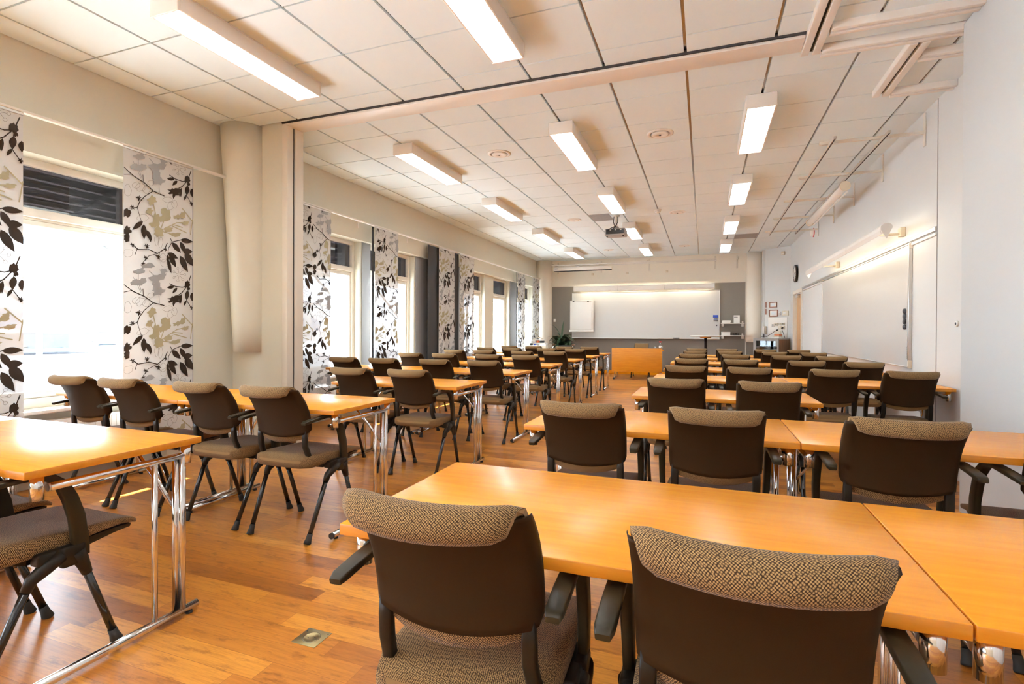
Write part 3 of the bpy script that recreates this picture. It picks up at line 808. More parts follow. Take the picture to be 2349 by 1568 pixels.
for y in (-1.09, 1.09):
    m = MB(); m.cyl((0, y-0.012, 0), (0, y+0.012, 0), 0.058, 'cream_plastic', n=24); m.build('end_cap', t)
m = MB(); m.bx(0.03, 0.045, -1.03, 1.03, -0.06, -0.045, 'white_metal', 0.003); m.build('bottom_bar', t)
for y in (-0.9, 0.9):
    m = MB(); m.bx(0.005, 0.022, y-0.01, y+0.01, 0.04, 0.075, 'aluminium', 0.002); m.build('hanger', t)
t = thing('alarm_bell', (XR-0.001, 11.10, 3.06), 'small round white alarm sounder high on the right wall beyond the screen tube', 'alarm')
m = MB(); m.lathe([(0.075, 0), (0.075, -0.03), (0.06, -0.05), (0.02, -0.055)], (0, 0, 0), 'white_plastic', 28, axis='x'); m.build('body', t)
m = MB(); m.lathe([(0.085, 0.0), (0.085, -0.012), (0.076, -0.014)], (0, 0, 0), 'red_plastic', 28, axis='x'); tag(m.build('rim', t), 'reddish rim')

t = thing('wall_clock', (XR-0.001, 12.95, 2.49), 'round black-rimmed clock on the right wall near the corner', 'clock')
m = MB(); m.lathe([(0.165, 0), (0.19, -0.005), (0.195, -0.04), (0.185, -0.052), (0.168, -0.05), (0.166, -0.03)], (0, 0, 0), 'black_plastic', 40, axis='x'); m.build('rim', t)
m = MB(); m.lathe([(0.1655, -0.02), (0.1655, -0.048), (0.001, -0.048)], (0, 0, 0), 'paper', 40, axis='x', caps=True)
for k in range(12):
    a = 2*pi*k/12; m.box((-0.0495, 0.14*sin(a), 0.14*cos(a)), (0.002, 0.008, 0.024), 'dark_ink', rot=Matrix.Rotation(-a, 3, 'X'))
m.build('dial', t)
for a, l in ((0.9, 0.085), (2.6, 0.12)):
    m = MB(); m.box((-0.052, 0.4*l*sin(a), 0.4*l*cos(a)), (0.002, 0.009, l), 'dark_ink', rot=Matrix.Rotation(-a, 3, 'X')); m.build('hand', t)

t = thing('wall_button', (XR-0.001, 5.18, 1.262), 'small round white button with a dark centre on the right wall', 'button')
m = MB(); m.lathe([(0.024, 0), (0.024, -0.008), (0.018, -0.013), (0.012, -0.013)], (0, 0, 0), 'white_plastic', 24, axis='x'); m.build('ring', t)
m = MB(); m.lathe([(0.0115, -0.008), (0.0115, -0.015), (0.002, -0.016)], (0, 0, 0), 'dark_ink', 18, axis='x'); m.build('push', t)

# ================================================================== SLANTING CORNER
def corner(s, z, out=0.0):
    p = CA + CD*s + CN*out
    return (p.x, p.y, z)
def corner_thing(name, s, z, label, cat, out=0.001, group=None):
    return thing(name, corner(s, z, out), label, cat, group, CRZ)
for s, z, w, h, lb in ((0.225, 1.795, 0.20, 0.135, 'upper small brown framed print on the slanting corner wall'), (0.235, 1.575, 0.235, 0.165, 'lower larger brown framed print on the slanting corner wall')):
    t = corner_thing('framed_print', s, z, lb, 'picture')
    m = MB()
    for (a, b, c, d) in ((-w/2, -w/2+0.02, 0, h), (w/2-0.02, w/2, 0, h), (-w/2+0.02, w/2-0.02, 0, 0.02), (-w/2+0.02, w/2-0.02, h-0.02, h)):
        m.bx(a, b, -0.018, 0, c, d, 'picture_frame', 0.002)
    m.build('frame', t)
    m = MB(); m.bx(-w/2+0.02, w/2-0.02, -0.008, -0.002, 0.02, h-0.02, 'paper'); m.bx(-w/4, w/4, -0.0095, -0.008, h*0.3, h*0.72, 'picture_print'); m.build('print', t)
for k, z in enumerate((1.80, 1.63)):
    m = MB(); m.bx(-0.012, 0.012, -0.012, 0, 0, 0.14, 'picture_frame', 0.002); o = m.build('narrow_plaque', loc=corner(0.03, z, 0.001)); o.rotation_euler = (0, 0, CRZ)
    tag(o, ('upper' if k == 0 else 'lower') + ' thin dark upright plaque beside the white column', 'plaque')
t = corner_thing('thermostat', 0.40, 1.635, 'little white thermostat right of the lower framed print', 'thermostat')
m = MB(); m.bx(-0.03, 0.03, -0.02, 0, -0.03, 0.05, 'white_plastic', 0.004); m.build('case', t)
m = MB(); m.lathe([(0.014, -0.02), (0.012, -0.028), (0.002, -0.028)], (0, 0, 0.01), 'white_plastic', 16, axis='y'); m.build('dial', t)
t = corner_thing('control_box', 0.555, 1.59, 'wider cream control box next to the thermostat', 'control box')
m = MB(); m.bx(-0.075, 0.075, -0.035, 0, 0, 0.115, 'cream_plastic', 0.008); m.build('case', t)
m = MB(); m.bx(-0.05, 0.02, -0.038, -0.035, 0.045, 0.09, 'white_plastic', 0.002); m.build('display', t)
t = corner_thing('sensor_box', 0.48, 3.05, 'small cream box high on the slanting corner wall', 'sensor')
m = MB(); m.bx(-0.045, 0.045, -0.03, 0, 0, 0.085, 'cream_plastic', 0.008); m.build('case', t)
m = MB(); m.bx(-0.035, 0.035, -0.032, -0.03, 0.01, 0.03, 'white_plastic'); m.build('slot_plate', t)
t = corner_thing('socket_panel', 0.355, 1.05, 'white wall panel crowded with cream sockets above the steel cabinet', 'socket panel')
m = MB(); m.bx(-0.26, 0.24, -0.012, 0, 0, 0.50, 'white_plastic', 0.003); m.build('panel', t)
for x, z, w, h, c in ((-0.12, 0.31, 0.075, 0.085, 'white_plastic'), (-0.03, 0.33, 0.075, 0.07, 'cream_plastic'), (0.06, 0.34, 0.075, 0.06, 'cream_plastic'), (0.15, 0.34, 0.075, 0.06, 'cream_plastic'), (0.06, 0.25, 0.08, 0.08, 'cream_plastic'), (0.15, 0.25, 0.08, 0.08, 'cream_plastic'), (0.02, 0.14, 0.15, 0.09, 'cream_plastic')):
    m = MB(); m.bx(x-w/2, x+w/2, -0.035, -0.012, z-h/2, z+h/2, c, 0.005); m.lathe([(0.02, -0.035), (0.018, -0.028), (0.001, -0.028)], (x, 0, z), 'dark_ink' if x in (-0.03, 0.15) else 'white_plastic', 14, axis='y'); m.build('socket', t)
m = MB()
for dx in (-0.015, 0.012):
    for dz in (-0.015, 0.015): m.bx(-0.12+dx-0.006, -0.12+dx+0.008, -0.037, -0.035, 0.31+dz-0.008, 0.31+dz+0.008, 'dark_ink')
m.build('data_port', t)
for pts, lb in ((((0.02, -0.05, 0.20), (-0.03, -0.07, 0.17), (-0.12, -0.10, 0.10), (-0.22, -0.12, 0.03), (-0.30, -0.14, 0.02), (-0.36, -0.13, 0.03)), 'black lead drooping from a socket to the cabinet top'),
                (((0.15, -0.05, 0.25), (0.17, -0.10, 0.20), (0.21, -0.11, 0.12), (0.25, -0.13, 0.05), (0.27, -0.14, 0.012)), 'black lead hanging from the right socket over the cabinet edge')):
    t2 = thing('power_lead', corner(0.355, 1.05, 0.001), lb, 'cable', None, CRZ)
    m = MB(); m.tube(pts, 0.006, 'black_plastic', 8); m.build('cord', t2)
    m = MB(); m.cyl(pts[0], Vector(pts[0])+Vector((0, -0.03, -0.012)), 0.017, 'black_plastic', n=12); m.build('plug', t2)
t = corner_thing('wall_telephone', 0.02, 1.14, 'cream wall telephone with a coiled cord beside the white column', 'telephone', 0.01)
m = MB(); m.bx(-0.03, 0.035, -0.035, 0, 0.0, 0.20, 'cream_plastic', 0.008); m.build('base', t)
m = MB(); m.bar([(0, -0.055, 0.005), (0, -0.065, 0.05), (0, -0.065, 0.16), (0, -0.055, 0.205)], 0.045, 0.02, 'white_plastic'); m.build('handset', t)
m = MB(); m.tube([(0.012*cos(k*1.1), -0.06+0.012*sin(k*1.1), -0.0-0.0022*k) for k in range(36)], 0.004, 'dark_ink', 6); m.build('coiled_cord', t)

# steel cabinet with glass door
cc = CA + CD*0.42 + CN*0.34
t = thing('av_cabinet', (cc.x, cc.y, 0), 'grey cabinet with glass door and brown sides in the slanting corner', 'cabinet', None, CRZ)
W, D, HH = 0.66, 0.44, 1.045
m = MB()
m.bx(-W/2, -W/2+0.02, -D/2+0.03, D/2, 0.06, HH-0.02, 'walnut_side', 0.002); m.bx(W/2-0.02, W/2, -D/2+0.03, D/2, 0.06, HH-0.02, 'walnut_side', 0.002)
m.bx(-W/2, W/2, -D/2, D/2, HH-0.02, HH, 'grey_metal', 0.003); m.bx(-W/2, W/2, -D/2+0.03, D/2, 0.04, 0.06, 'grey_metal', 0.003); m.bx(-W/2+0.02, W/2-0.02, D/2-0.012, D/2, 0.06, HH-0.02, 'blackout')
m.bx(-W/2+0.021, W/2-0.021, -D/2+0.05, D/2-0.02, 0.52, 0.535, 'grey_metal')
m.build('body', t)
dr = MB()
for (a, b, c, d) in ((-W/2, -W/2+0.075, 0.06, HH-0.022), (W/2-0.075, W/2, 0.06, HH-0.022), (-W/2+0.075, W/2-0.075, 0.06, 0.12), (-W/2+0.075, W/2-0.075, HH-0.06, HH-0.022)):
    dr.bx(a, b, -D/2, -D/2+0.025, c, d, 'grey_metal', 0.003)
dr = dr.build('door', t)
m = MB(); m.bx(-W/2+0.075, W/2-0.075, -D/2+0.009, -D/2+0.014, 0.12, HH-0.06, 'cabinet_glass'); m.build('glass', dr)
m = MB(); m.bx(W/2-0.065, W/2-0.035, -D/2-0.02, -D/2, 0.80, 0.86, 'black_plastic', 0.006); m.build('latch', dr)
for x in (-0.27, 0.27):
    for y in (-0.15, 0.16):
        m = MB(); m.cyl((x, y, 0), (x, y, 0.04), 0.02, 'black_plastic', n=12); m.build('castor', t)
m = MB(); m.bx(-0.25, 0.18, -0.10, 0.12, 0, 0.075, 'dark_steel', 0.004)
for k in range(9): m.bx(-0.22+k*0.042, -0.20+k*0.042, -0.103, -0.10, 0.042, 0.06, 'aluminium')
dk = m.build('amplifier', loc=corner(0.42, 0.805, 0.34)); dk.rotation_euler = (0, 0, CRZ); tag(dk, 'dark slim audio unit with a row of buttons behind the cabinet glass', 'audio unit')
m = MB(); m.bx(-0.2, 0.2, -0.10, 0.12, 0, 0.09, 'white_plastic', 0.006); m.bx(0.12, 0.15, -0.102, -0.1, 0.03, 0.05, 'dark_ink'); dk = m.build('media_player', loc=corner(0.44, 0.70, 0.34)); dk.rotation_euler = (0, 0, CRZ); tag(dk, 'white media unit on the lower level behind the cabinet glass', 'media player')
m = MB(); m.bx(-0.19, 0.19, -0.10, 0.12, 0, 0.16, 'grey_metal', 0.006); dk = m.build('tape_deck', loc=corner(0.42, 0.536, 0.34)); dk.rotation_euler = (0, 0, CRZ); tag(dk, 'grey tape deck at the bottom of the cabinet shelf stack', 'tape deck')
m = MB(); m.box((0, 0, 0.068), (0.11, 0.035, 0.13), 'black_plastic', 0.008, rot=Matrix.Rotation(radians(8), 3, 'Y')); dk = m.build('remote_cradle', loc=corner(0.54, 0.885, 0.32)); dk.rotation_euler = (0, 0, CRZ); tag(dk, 'black handheld device leaning inside the top of the glass cabinet', 'handheld device')
m = MB(); m.box((0, 0, 0.045), (0.17, 0.12, 0.085), 'white_plastic', 0.02); dk = m.build('cable_box', loc=corner(0.36, 0.881, 0.31)); dk.rotation_euler = (0, 0, CRZ); tag(dk, 'white box inside the top left of the glass cabinet', 'box')
for k, (z, w, c) in enumerate(((1.046, 0.20, 'paper'), (1.077, 0.16, 'cream_plastic'), (1.11, 0.13, 'orange_card'))):
    m = MB(); m.bx(-w/2, w/2, -0.06, 0.06, 0, 0.03, c, 0.004); dk = m.build('small_carton', loc=corner(0.47+0.02*k, z, 0.22)); dk.rotation_euler = (0, 0, CRZ)
    tag(dk, ['white', 'cream', 'orange'][k] + ' carton, %s of the little pile on the steel cabinet' % ['lowest', 'middle', 'topmost'][k], 'carton', 'cartons on the cabinet')
# ================================================================== TABLES
TH = 0.738
def make_table(W):
    """Folding table, near long edge on local y=0, left end on x=0."""
    r = thing('folding_table', (0, 0, 0), 'x', 'table', 'folding tables in rows')
    D = 0.61
    m = MB(); m.bx(0.0012, W-0.0012, 0, D, TH-0.0265, TH, 'beech', 0.0025); tp = m.build('tabletop', r)
    m = MB()
    me = tp.data
    me.materials.append(MATS['beech_edge'])
    for p in me.polygons:
        if abs(p.normal.z) < 0.5: p.material_index = 1
    for x, s in ((0.036, 1), (W-0.036, -1)):
        m = MB(); m.tube([(x, 0.085, TH-0.072), (x, D-0.035, TH-0.072)], 0.0135, 'chrome', 14); m.lathe([(0.0136, -0.006), (0.0136, 0.0)], (x, 0.085, TH-0.072), 'aluminium', 14, axis='y'); m.build('top_rail', r)
        for y in (0.05, D-0.045):
            m = MB(); m.cyl((x, y, TH-0.027), (x, y, TH-0.105), 0.019, 'chrome', n=20); m.build('corner_stub', r)
        m = MB(); m.tube([(x, D-0.062, TH-0.072), (x, D-0.062, 0.026)], 0.0145, 'chrome', 14); m.tube([(x+0.015*s, D-0.076, TH-0.080), (x+0.015*s, D-0.076, 0.030)], 0.0145, 'chrome', 14); m.build('leg', r)
        m = MB(); m.tube([(x, D-0.175, TH-0.072), (x, D-0.175, 0.026)], 0.0105, 'chrome', 12); m.build('leg', r)
        m = MB(); m.tube([(x, 0.03, 0.026), (x, D+0.005, 0.026)], 0.0165, 'chrome', 16); m.build('foot_rail', r)
        for y in (0.06, D-0.03):
            m = MB(); m.cyl((x, y, 0), (x, y, 0.014), 0.013, 'rubber', n=12); m.build('foot_pad', r)
        m = MB(); m.cyl((x, 0.018, 0.026), (x, 0.030, 0.026), 0.017, 'rubber', n=14); m.build('end_cap', r)
        m = MB(); m.bar([(x+0.026*s, D-0.082, 0.46), (x+0.10*s, D-0.095, 0.56), (x+0.225*s, D-0.115, TH-0.035)], 0.018, 0.008, 'chrome', Vector((0, 1, 0))); m.bx(x+0.205*s-0.03, x+0.205*s+0.03, D-0.14, D-0.09, TH-0.04, TH-0.0268, 'black_plastic', 0.003); m.build('folding_strut', r)
    return r
table_l = make_table(1.225)
table_r = make_table(1.185)
NEAR = [0.99, 2.37, 3.735, 5.14, 6.51, 7.90, 9.22, 10.48]
ROW = ['nearest', 'second', 'third', 'fourth', 'fifth', 'sixth', 'seventh', 'farthest']
LRIGHT = [-1.985, -1.93, -1.85, -1.87, -1.865, -1.865, -1.86, -1.86]
RLEFT = [-0.793, -0.815, -0.478, -0.468, -0.46, -0.46, -0.46, -0.455]
used_t = set()
def put_table(proto, x, y, label):
    o = proto if proto.name not in used_t else copy_tree(proto)
    used_t.add(proto.name)
    o.location = (x, y, 0); o['label'] = label
    return o
for k, y in enumerate(NEAR):
    if k == 2:
        put_table(table_l, LRIGHT[k]-1.225, y, 'single beech table of the third row, window side of the aisle')
        put_table(table_r, RLEFT[k], y, 'single beech table of the third row, door side of the aisle')
        continue
    w, proto = (1.225, table_l) if k < 4 else (1.188, table_r)
    put_table(proto, LRIGHT[k]-w, y, 'beech folding table next to the aisle, %s row on the window side' % ROW[k])
    put_table(proto, LRIGHT[k]-2*w, y, 'beech folding table next to the windows, %s row on the window side' % ROW[k])
    put_table(table_r, RLEFT[k], y, 'beech folding table next to the aisle, %s row on the door side' % ROW[k])
    put_table(table_r, RLEFT[k]+1.186, y, 'beech folding table next to the white wall, %s row on the door side' % ROW[k])

# ================================================================== CHAIRS
def yr(z):
    """rear face of the backrest shell"""
    f = (z-0.58)/0.28
    return -0.215 - 0.030*f - 0.090*f**3
def back_profile():
    loop = [(yr(z)+o, z) for o, z in ((0.020, 0.554), (0.028, 0.60), (0.029, 0.68), (0.028, 0.75), (0.030, 0.80), (0.032, 0.835))]
    loop += [(-0.290, 0.858), (-0.305, 0.872), (-0.326, 0.879), (-0.348, 0.877), (-0.365, 0.866), (-0.374, 0.849), (-0.373, 0.831), (-0.364, 0.820), (-0.354, 0.823), (-0.345, 0.842), (-0.336, 0.860), (-0.326, 0.866), (-0.316, 0.860)]
    loop += [(yr(z)+o, z) for o, z in ((0.014, 0.83), (0.013, 0.76), (0.012, 0.69), (0.012, 0.63), (0.012, 0.575), (0.008, 0.550))]
    return loop
def make_chair():
    r = thing('conference_chair', (0, 0, 0), 'x', 'chair', 'upholstered chairs pushed up to the tables')
    # upholstered front, rolled over the top
    m = MB(); loop = back_profile(); rings = []
    nu = 14
    for k in range(nu+1):
        u = -1 + 2*k/nu
        ring = []
        for j, (y, z) in enumerate(loop):
            flap = 9 <= j <= 16
            hw = 0.179 - ({9: 0.006, 10: 0.010, 11: 0.015, 12: 0.020, 13: 0.022, 14: 0.021, 15: 0.016, 16: 0.010}[j] if flap else 0) - 0.012*max(0, (0.64-z)/0.09)
            if abs(u) > 0.86:                       # soften the ends
                cyx, cz = (yr(z)+0.02, z) if j < 6 or j > 18 else (-0.338, 0.852)
                f = (abs(u)-0.86)/0.14*0.22
                y = y+(cyx-y)*f; z2 = z+(cz-z)*f
            else:
                z2 = z
            ring.append((hw*u, y + 0.036*u*u, z2 + (0.026*u*u*max(0, (0.64-z)/0.09) if z < 0.64 else 0) + 0.004*u*u))
        rings.append(ring)
    m.rings(rings, 'tweed'); m.build('back_pad', r)
    # plastic shell behind
    m = MB()
    def sh(u, v, off):
        u = 2*u-1
        g = max(0.0, (abs(u)-0.86)/0.14)               # the shell's sides turn forward
        zb = 0.582 + 0.028*u*u + 0.016*(max(0, abs(u)-0.88)/0.12)**2
        zt = 0.860
        z = zb + (zt-zb)*v
        hw = 0.187 - 0.003*(1-v)**2
        return Vector((hw*math.copysign(min(abs(u)*1.05, 1.0), u), yr(z) + off + 0.036*u*u + 0.024*g**1.6, z))
    n1, n2 = 28, 18
    outer = [[sh(i/n1, j/n2, 0.0) for i in range(n1+1)] for j in range(n2+1)]
    inner = [[sh(i/n1, j/n2, 0.011) for i in range(n1+1)] for j in range(n2+1)]
    rings = [outer[j] + inner[j][::-1] for j in range(n2+1)]
    m.rings(rings, 'shell_plastic'); tag(m.build('back_shell', r), 'dark brown plastic back shell')
    # seat
    st = [(-0.200, 0.460, 0.435, 0.15), (-0.192, 0.482, 0.406, 0.178), (-0.14, 0.491, 0.396, 0.196), (-0.05, 0.485, 0.398, 0.203), (0.06, 0.477, 0.406, 0.205), (0.16, 0.470, 0.420, 0.203), (0.24, 0.462, 0.424, 0.197), (0.285, 0.449, 0.416, 0.188), (0.306, 0.434, 0.408, 0.176), (0.312, 0.420, 0.409, 0.160)]
    m = MB(); rings = []
    for y, zt, zb, hw in st:
        ring = []
        c = (zt-zb)/2
        N = 28
        for k in range(N):
            a = 2*pi*k/N
            ca, sa = cos(a), sin(a)
            ring.append((hw*math.copysign(abs(ca)**0.28, ca), y, (zt+zb)/2 + c*math.copysign(abs(sa)**0.55, sa) - 0.010*(1-abs(ca)**2)*(1 if sa > 0 else 0)))
        rings.append(ring)
    m.rings(rings, 'tweed'); m.build('seat', r)
    m = MB(); rings = []
    for y, zt, zb, hw in ((-0.10, 0.416, 0.400, 0.17), (-0.06, 0.418, 0.388, 0.19), (0.10, 0.420, 0.386, 0.195), (0.22, 0.422, 0.402, 0.188), (0.292, 0.412, 0.398, 0.165)):
        rings.append([(-hw, y, zt), (-hw*0.96, y, zb), (hw*0.96, y, zb), (hw, y, zt)])
    m.rings(rings, 'black_plastic', smooth=False); m.build('seat_pan', r)
    for s in (-1, 1):
        x = 0.160*s
        m = MB(); m.bar([(x, -0.182, 0.62), (x, -0.180, 0.58), (x, -0.176, 0.53), (x*1.03, -0.156, 0.475), (x*1.10, -0.104, 0.434), (x*1.16, -0.01, 0.420), (x*1.16, 0.06, 0.418)], [0.026, 0.03, 0.03, 0.028, 0.026, 0.026, 0.026], [0.014, 0.022, 0.024, 0.026, 0.03, 0.034, 0.03], 'black_plastic'); m.build('back_support', r)
        x = 0.222*s
        m = MB(); m.box((0.205*s, 0.03, 0.402), (0.05, 0.16, 0.042), 'black_plastic', 0.008); m.box((x, 0.055, 0.388), (0.034, 0.075, 0.075), 'black_plastic', 0.01); m.build('hinge_housing', r)
        xa = 0.226*s
        m = MB(); m.bar([(xa*0.985, 0.082, 0.375), (xa*0.99, 0.078, 0.43), (xa, 0.066, 0.52), (xa, 0.046, 0.59), (xa, 0.022, 0.644), (xa, -0.012, 0.677), (xa, -0.052, 0.691), (xa, -0.10, 0.692), (xa, -0.18, 0.687), (xa, -0.250, 0.680), (xa, -0.268, 0.675)],
                        [0.022, 0.024, 0.026, 0.028, 0.030, 0.033, 0.036, 0.037, 0.038, 0.036, 0.026], [0.050, 0.052, 0.050, 0.046, 0.040, 0.030, 0.020, 0.017, 0.017, 0.017, 0.013], 'arm_plastic'); m.build('armrest', r)
        for f, top, mid, bot in ((-1, (x, 0.020, 0.400), (x*0.992, -0.065, 0.345), (0.206*s, -0.213, 0.0)), (1, (x, 0.068, 0.395), (x, 0.092, 0.335), (0.214*s, 0.208, 0.0))):
            T, Mi, B = Vector(top), Vector(mid), Vector(bot)
            m = MB(); m.tube([Mi, B + (Mi-B).normalized()*0.03], 0.0132, 'black_lacquer', 12); lg = m.build('leg', r)
            e = Mi + (B-Mi)*0.09
            m = MB(); m.tube([T, T*0.45+Mi*0.55, Mi, e], [0.026, 0.024, 0.0195, 0.0165], 'black_plastic', 14); m.build('leg_sleeve', lg)
            d = (Mi-B).normalized()
            m = MB(); m.tube([B + d*0.055, B + d*0.03, B + d*0.008, B + Vector((0, 0, 0.0))], [0.0150, 0.0160, 0.0205, 0.0205], 'rubber', 12); m.build('foot_cap', lg)
    return r
chair0 = make_chair()
chair_used = False
def put_chair(x, y, label, rz=0.0):
    global chair_used
    o = copy_tree(chair0) if chair_used else chair0
    chair_used = True
    o.location = (x, y, 0); o.rotation_euler = (0, 0, radians(rz)); o['label'] = label
    return o
LCH = [[-2.32, -2.86], [-2.265, -2.805, -3.44, -3.97], [-2.22, -2.79], [-2.175, -2.755, -3.39, -3.955], [-2.17, -2.70, -3.36, -3.90], [-2.17, -2.71, -3.36, -3.89], [-2.17, -2.69, -3.36, -3.89], [-2.17, -2.69, -3.36, -3.89]]
RCH = [[-0.487, 0.068], [-0.545, 0.043, 0.685, 1.265], [-0.172, 0.385], [-0.155, 0.372, 0.985, 1.56], [-0.143, 0.388, 1.045, 1.57], [-0.143, 0.408, 1.04, 1.56], [-0.142, 0.397, 1.04, 1.58], [-0.132, 0.397, 1.03, 1.565]]
LDY = [0.145, 0.158, 0.154, 0.154, 0.154, 0.154, 0.154, 0.154]
RDY = [0.145, 0.153, 0.150, 0.153, 0.153, 0.153, 0.153, 0.153]
ORDS = ['at the aisle end', 'second from the aisle', 'third from the aisle', 'fourth from the aisle']
rj = random.Random(3)
for side, CH, DY in (('window side', LCH, LDY), ('door side', RCH, RDY)):
    for k, row in enumerate(CH):
        for j, x in enumerate(row):
            rot = rj.uniform(-1.2, 1.2)
            w = 1.225 if k < 4 else 1.188
            ends = [LRIGHT[k], LRIGHT[k]-w, LRIGHT[k]-2*w] if side == 'window side' else [RLEFT[k], RLEFT[k]+1.186, RLEFT[k]+2.371]
            for e in ends:                          # keep the armrests clear of the table legs
                if abs(x-e) < 0.307: x = e + math.copysign(0.307, x-e)
            if side == 'door side' and k == 0: rot = [2.5, 0.5][j]
            put_chair(x, NEAR[k] + DY[k] + rj.uniform(-0.015, 0.006), 'brown tweed armchair %s, %s row, %s' % (ORDS[j], ROW[k], side), rot)

# ================================================================== CURTAIN PANELS
XC = XL + 0.12                       # curtain plane
ZC0, ZC1 = 0.20, 2.682
def curtain_mesh(W, uoff, voff, seed):
    rnd = random.Random(seed)
    m = MB()
    # the sheet, hanging almost flat
    def sheet(u, v):
        return Vector((0.004*sin(u*6.3*1.5+v*2), (u-0.5)*W, ZC0 + (ZC1-ZC0)*v))
    m.grid(sheet, 12, 10, 'voile')
    top, per = ZC1, 0.965
    fx = 0.0065
    layer = [0]
    def place(pts, mt):
        """clip-free: drop motifs that leave the panel, one copy per repeat"""
        layer[0] += 1
        for rep in range(-1, 4):
            out = []
            for u, v in pts:
                out.append(((u+uoff), v+voff+rep))
            # wrap horizontally
            for w in (-1, 0, 1):
                q = [(a+w, b) for a, b in out]
                ca = sum(a for a, b in q)/len(q)
                if not (0.0 < ca < 1.0): continue
                q = [(min(max(a, 0.004), 0.996), b) for a, b in q]
                P = [Vector((fx+0.00004*(layer[0] % 20), (a-0.5)*W, top - b*per)) for a, b in q]
                P = [Vector((p.x, p.y, min(max(p.z, ZC0+0.004), ZC1-0.004))) for p in P]
                if max(p.z for p in P)-min(p.z for p in P) < 0.002 or max(p.y for p in P)-min(p.y for p in P) < 0.002: continue
                try:
                    m.poly(P, mt)
                except Exception:
                    pass
    K = (25.0, 455.0, 700.0)
    def uv(x, y):
        u = (x-25)/455.0
        return (u, (y-(35+130*u))/ (735 - 75*u))
    def leaf(x, y, L, ang, w, mt='print_dark'):
        a = radians(ang); dx, dy = cos(a), sin(a)
        pts = []
        for k in range(9):
            t = k/8; pts.append((t, sin(pi*t**0.8)*0.5))
        up = [(x+dx*L*t - dy*w*h, y+dy*L*t + dx*w*h) for t, h in pts]
        dn = [(x+dx*L*t + dy*w*h*0.85, y+dy*L*t - dx*w*h*0.85) for t, h in pts[1:-1]]
        place([uv(*p) for p in up + dn[::-1]], mt)
    def blob(x, y, rx, ry, mt, n=16, j=0.3):
        pts = []
        for k in range(n):
            a = 2*pi*k/n; r = 1 + rnd.uniform(-j, j)
            pts.append(uv(x+rx*r*cos(a), y+ry*r*sin(a)))
        place(pts, mt)
    def line(pts, w, mt='print_dark'):
        for (x0, y0), (x1, y1) in zip(pts[:-1], pts[1:]):
            d = math.hypot(x1-x0, y1-y0); nx, ny = -(y1-y0)/d*w/2, (x1-x0)/d*w/2
            ex, ey = (x1-x0)/d*w*0.4, (y1-y0)/d*w*0.4
            place([uv(x0+nx-ex, y0+ny-ey), uv(x1+nx+ex, y1+ny+ey), uv(x1-nx+ex, y1-ny+ey), uv(x0-nx-ex, y0-ny-ey)], mt)
    def ring(x, y, rx, ry, w=1.6, mt='print_line', n=14, j=0.15):
        rs = [1+rnd.uniform(-j, j) for k in range(n)]
        P = [(x+rx*rs[k]*cos(2*pi*k/n), y+ry*rs[k]*sin(2*pi*k/n)) for k in range(n)]
        line(P + P[:1], w, mt)
    def thistle(x, y, s=14):
        for k in range(7):
            a = -150 + k*40 + rnd.uniform(-10, 10); leaf(x, y, s*rnd.uniform(0.9, 1.5), a, s*0.4)
    # grey flowers
    blob(118, 75, 36, 18, 'print_grey'); blob(88, 142, 30, 20, 'print_grey'); blob(132, 142, 30, 20, 'print_grey')
    line([(112, 90), (112, 145), (132, 205)], 4, 'print_grey'); line([(80, 830), (110, 890), (128, 930)], 3, 'print_grey')
    blob(232, 140, 36, 30, 'print_grey', j=0.4); blob(228, 185, 30, 34, 'print_grey', j=0.4); blob(238, 222, 36, 28, 'print_grey', j=0.35); leaf(240, 150, 60, -30, 34, 'print_grey'); leaf(225, 150, 60, 205, 34, 'print_grey')
    line([(180, 85), (215, 125)], 5, 'print_grey'); line([(290, 90), (255, 135)], 5, 'print_grey'); line([(240, 240), (245, 310)], 4, 'print_grey')
    blob(175, 760, 45, 16, 'print_grey'); blob(270, 795, 24, 16, 'print_grey')
    # tan flower sprays
    for x, y, rx, ry in ((198, 345, 28, 32), (180, 415, 26, 16), (225, 480, 20, 46), (286, 440, 32, 38), (262, 470, 22, 18), (242, 550, 34, 28), (300, 530, 34, 16), (370, 452, 34, 16), (405, 440, 20, 22), (425, 492, 22, 12), (350, 566, 34, 12), (196, 500, 18, 16)):
        blob(x, y, rx, ry, 'print_tan', j=0.35)
    for q in ([(205, 370), (230, 480), (250, 550)], [(285, 450), (240, 560)], [(290, 520), (360, 490), (430, 488)], [(262, 545), (320, 560), (372, 575)], [(330, 510), (430, 555)], [(330, 500), (400, 520)], [(400, 400), (470, 480)], [(180, 420), (240, 500)], [(475, 470), (460, 565)]):
        line(q, 6, 'print_tan')
    # dark twigs, thistles and leaves
    line([(27, 145), (80, 195), (150, 240), (205, 290), (275, 320)], 6); line([(27, 190), (75, 188)], 4); line([(140, 190), (142, 235)], 4)
    line([(205, 290), (150, 325), (120, 360), (105, 395)], 5.5); line([(105, 395), (118, 440), (130, 480)], 3)
    thistle(112, 338, 17); thistle(75, 395, 14); line([(105, 395), (60, 400)], 5)
    blob(46, 430, 24, 28, 'print_dark', j=0.3); blob(46, 540, 22, 26, 'print_dark'); blob(44, 585, 19, 30, 'print_dark')
    leaf(140, 482, 85, 140, 34); leaf(145, 500, 95, 88, 38); leaf(160, 535, 80, 62, 30); leaf(180, 560, 55, 80, 20)
    line([(80, 630), (110, 658), (180, 660), (232, 684), (280, 655), (295, 620)], 6); line([(105, 655), (92, 690)], 4); line([(232, 684), (175, 700), (140, 740)], 3.5)
    thistle(162, 640, 17); thistle(76, 632, 14); thistle(235, 705, 18); thistle(155, 712, 15); thistle(284, 660, 12); thistle(140, 752, 14)
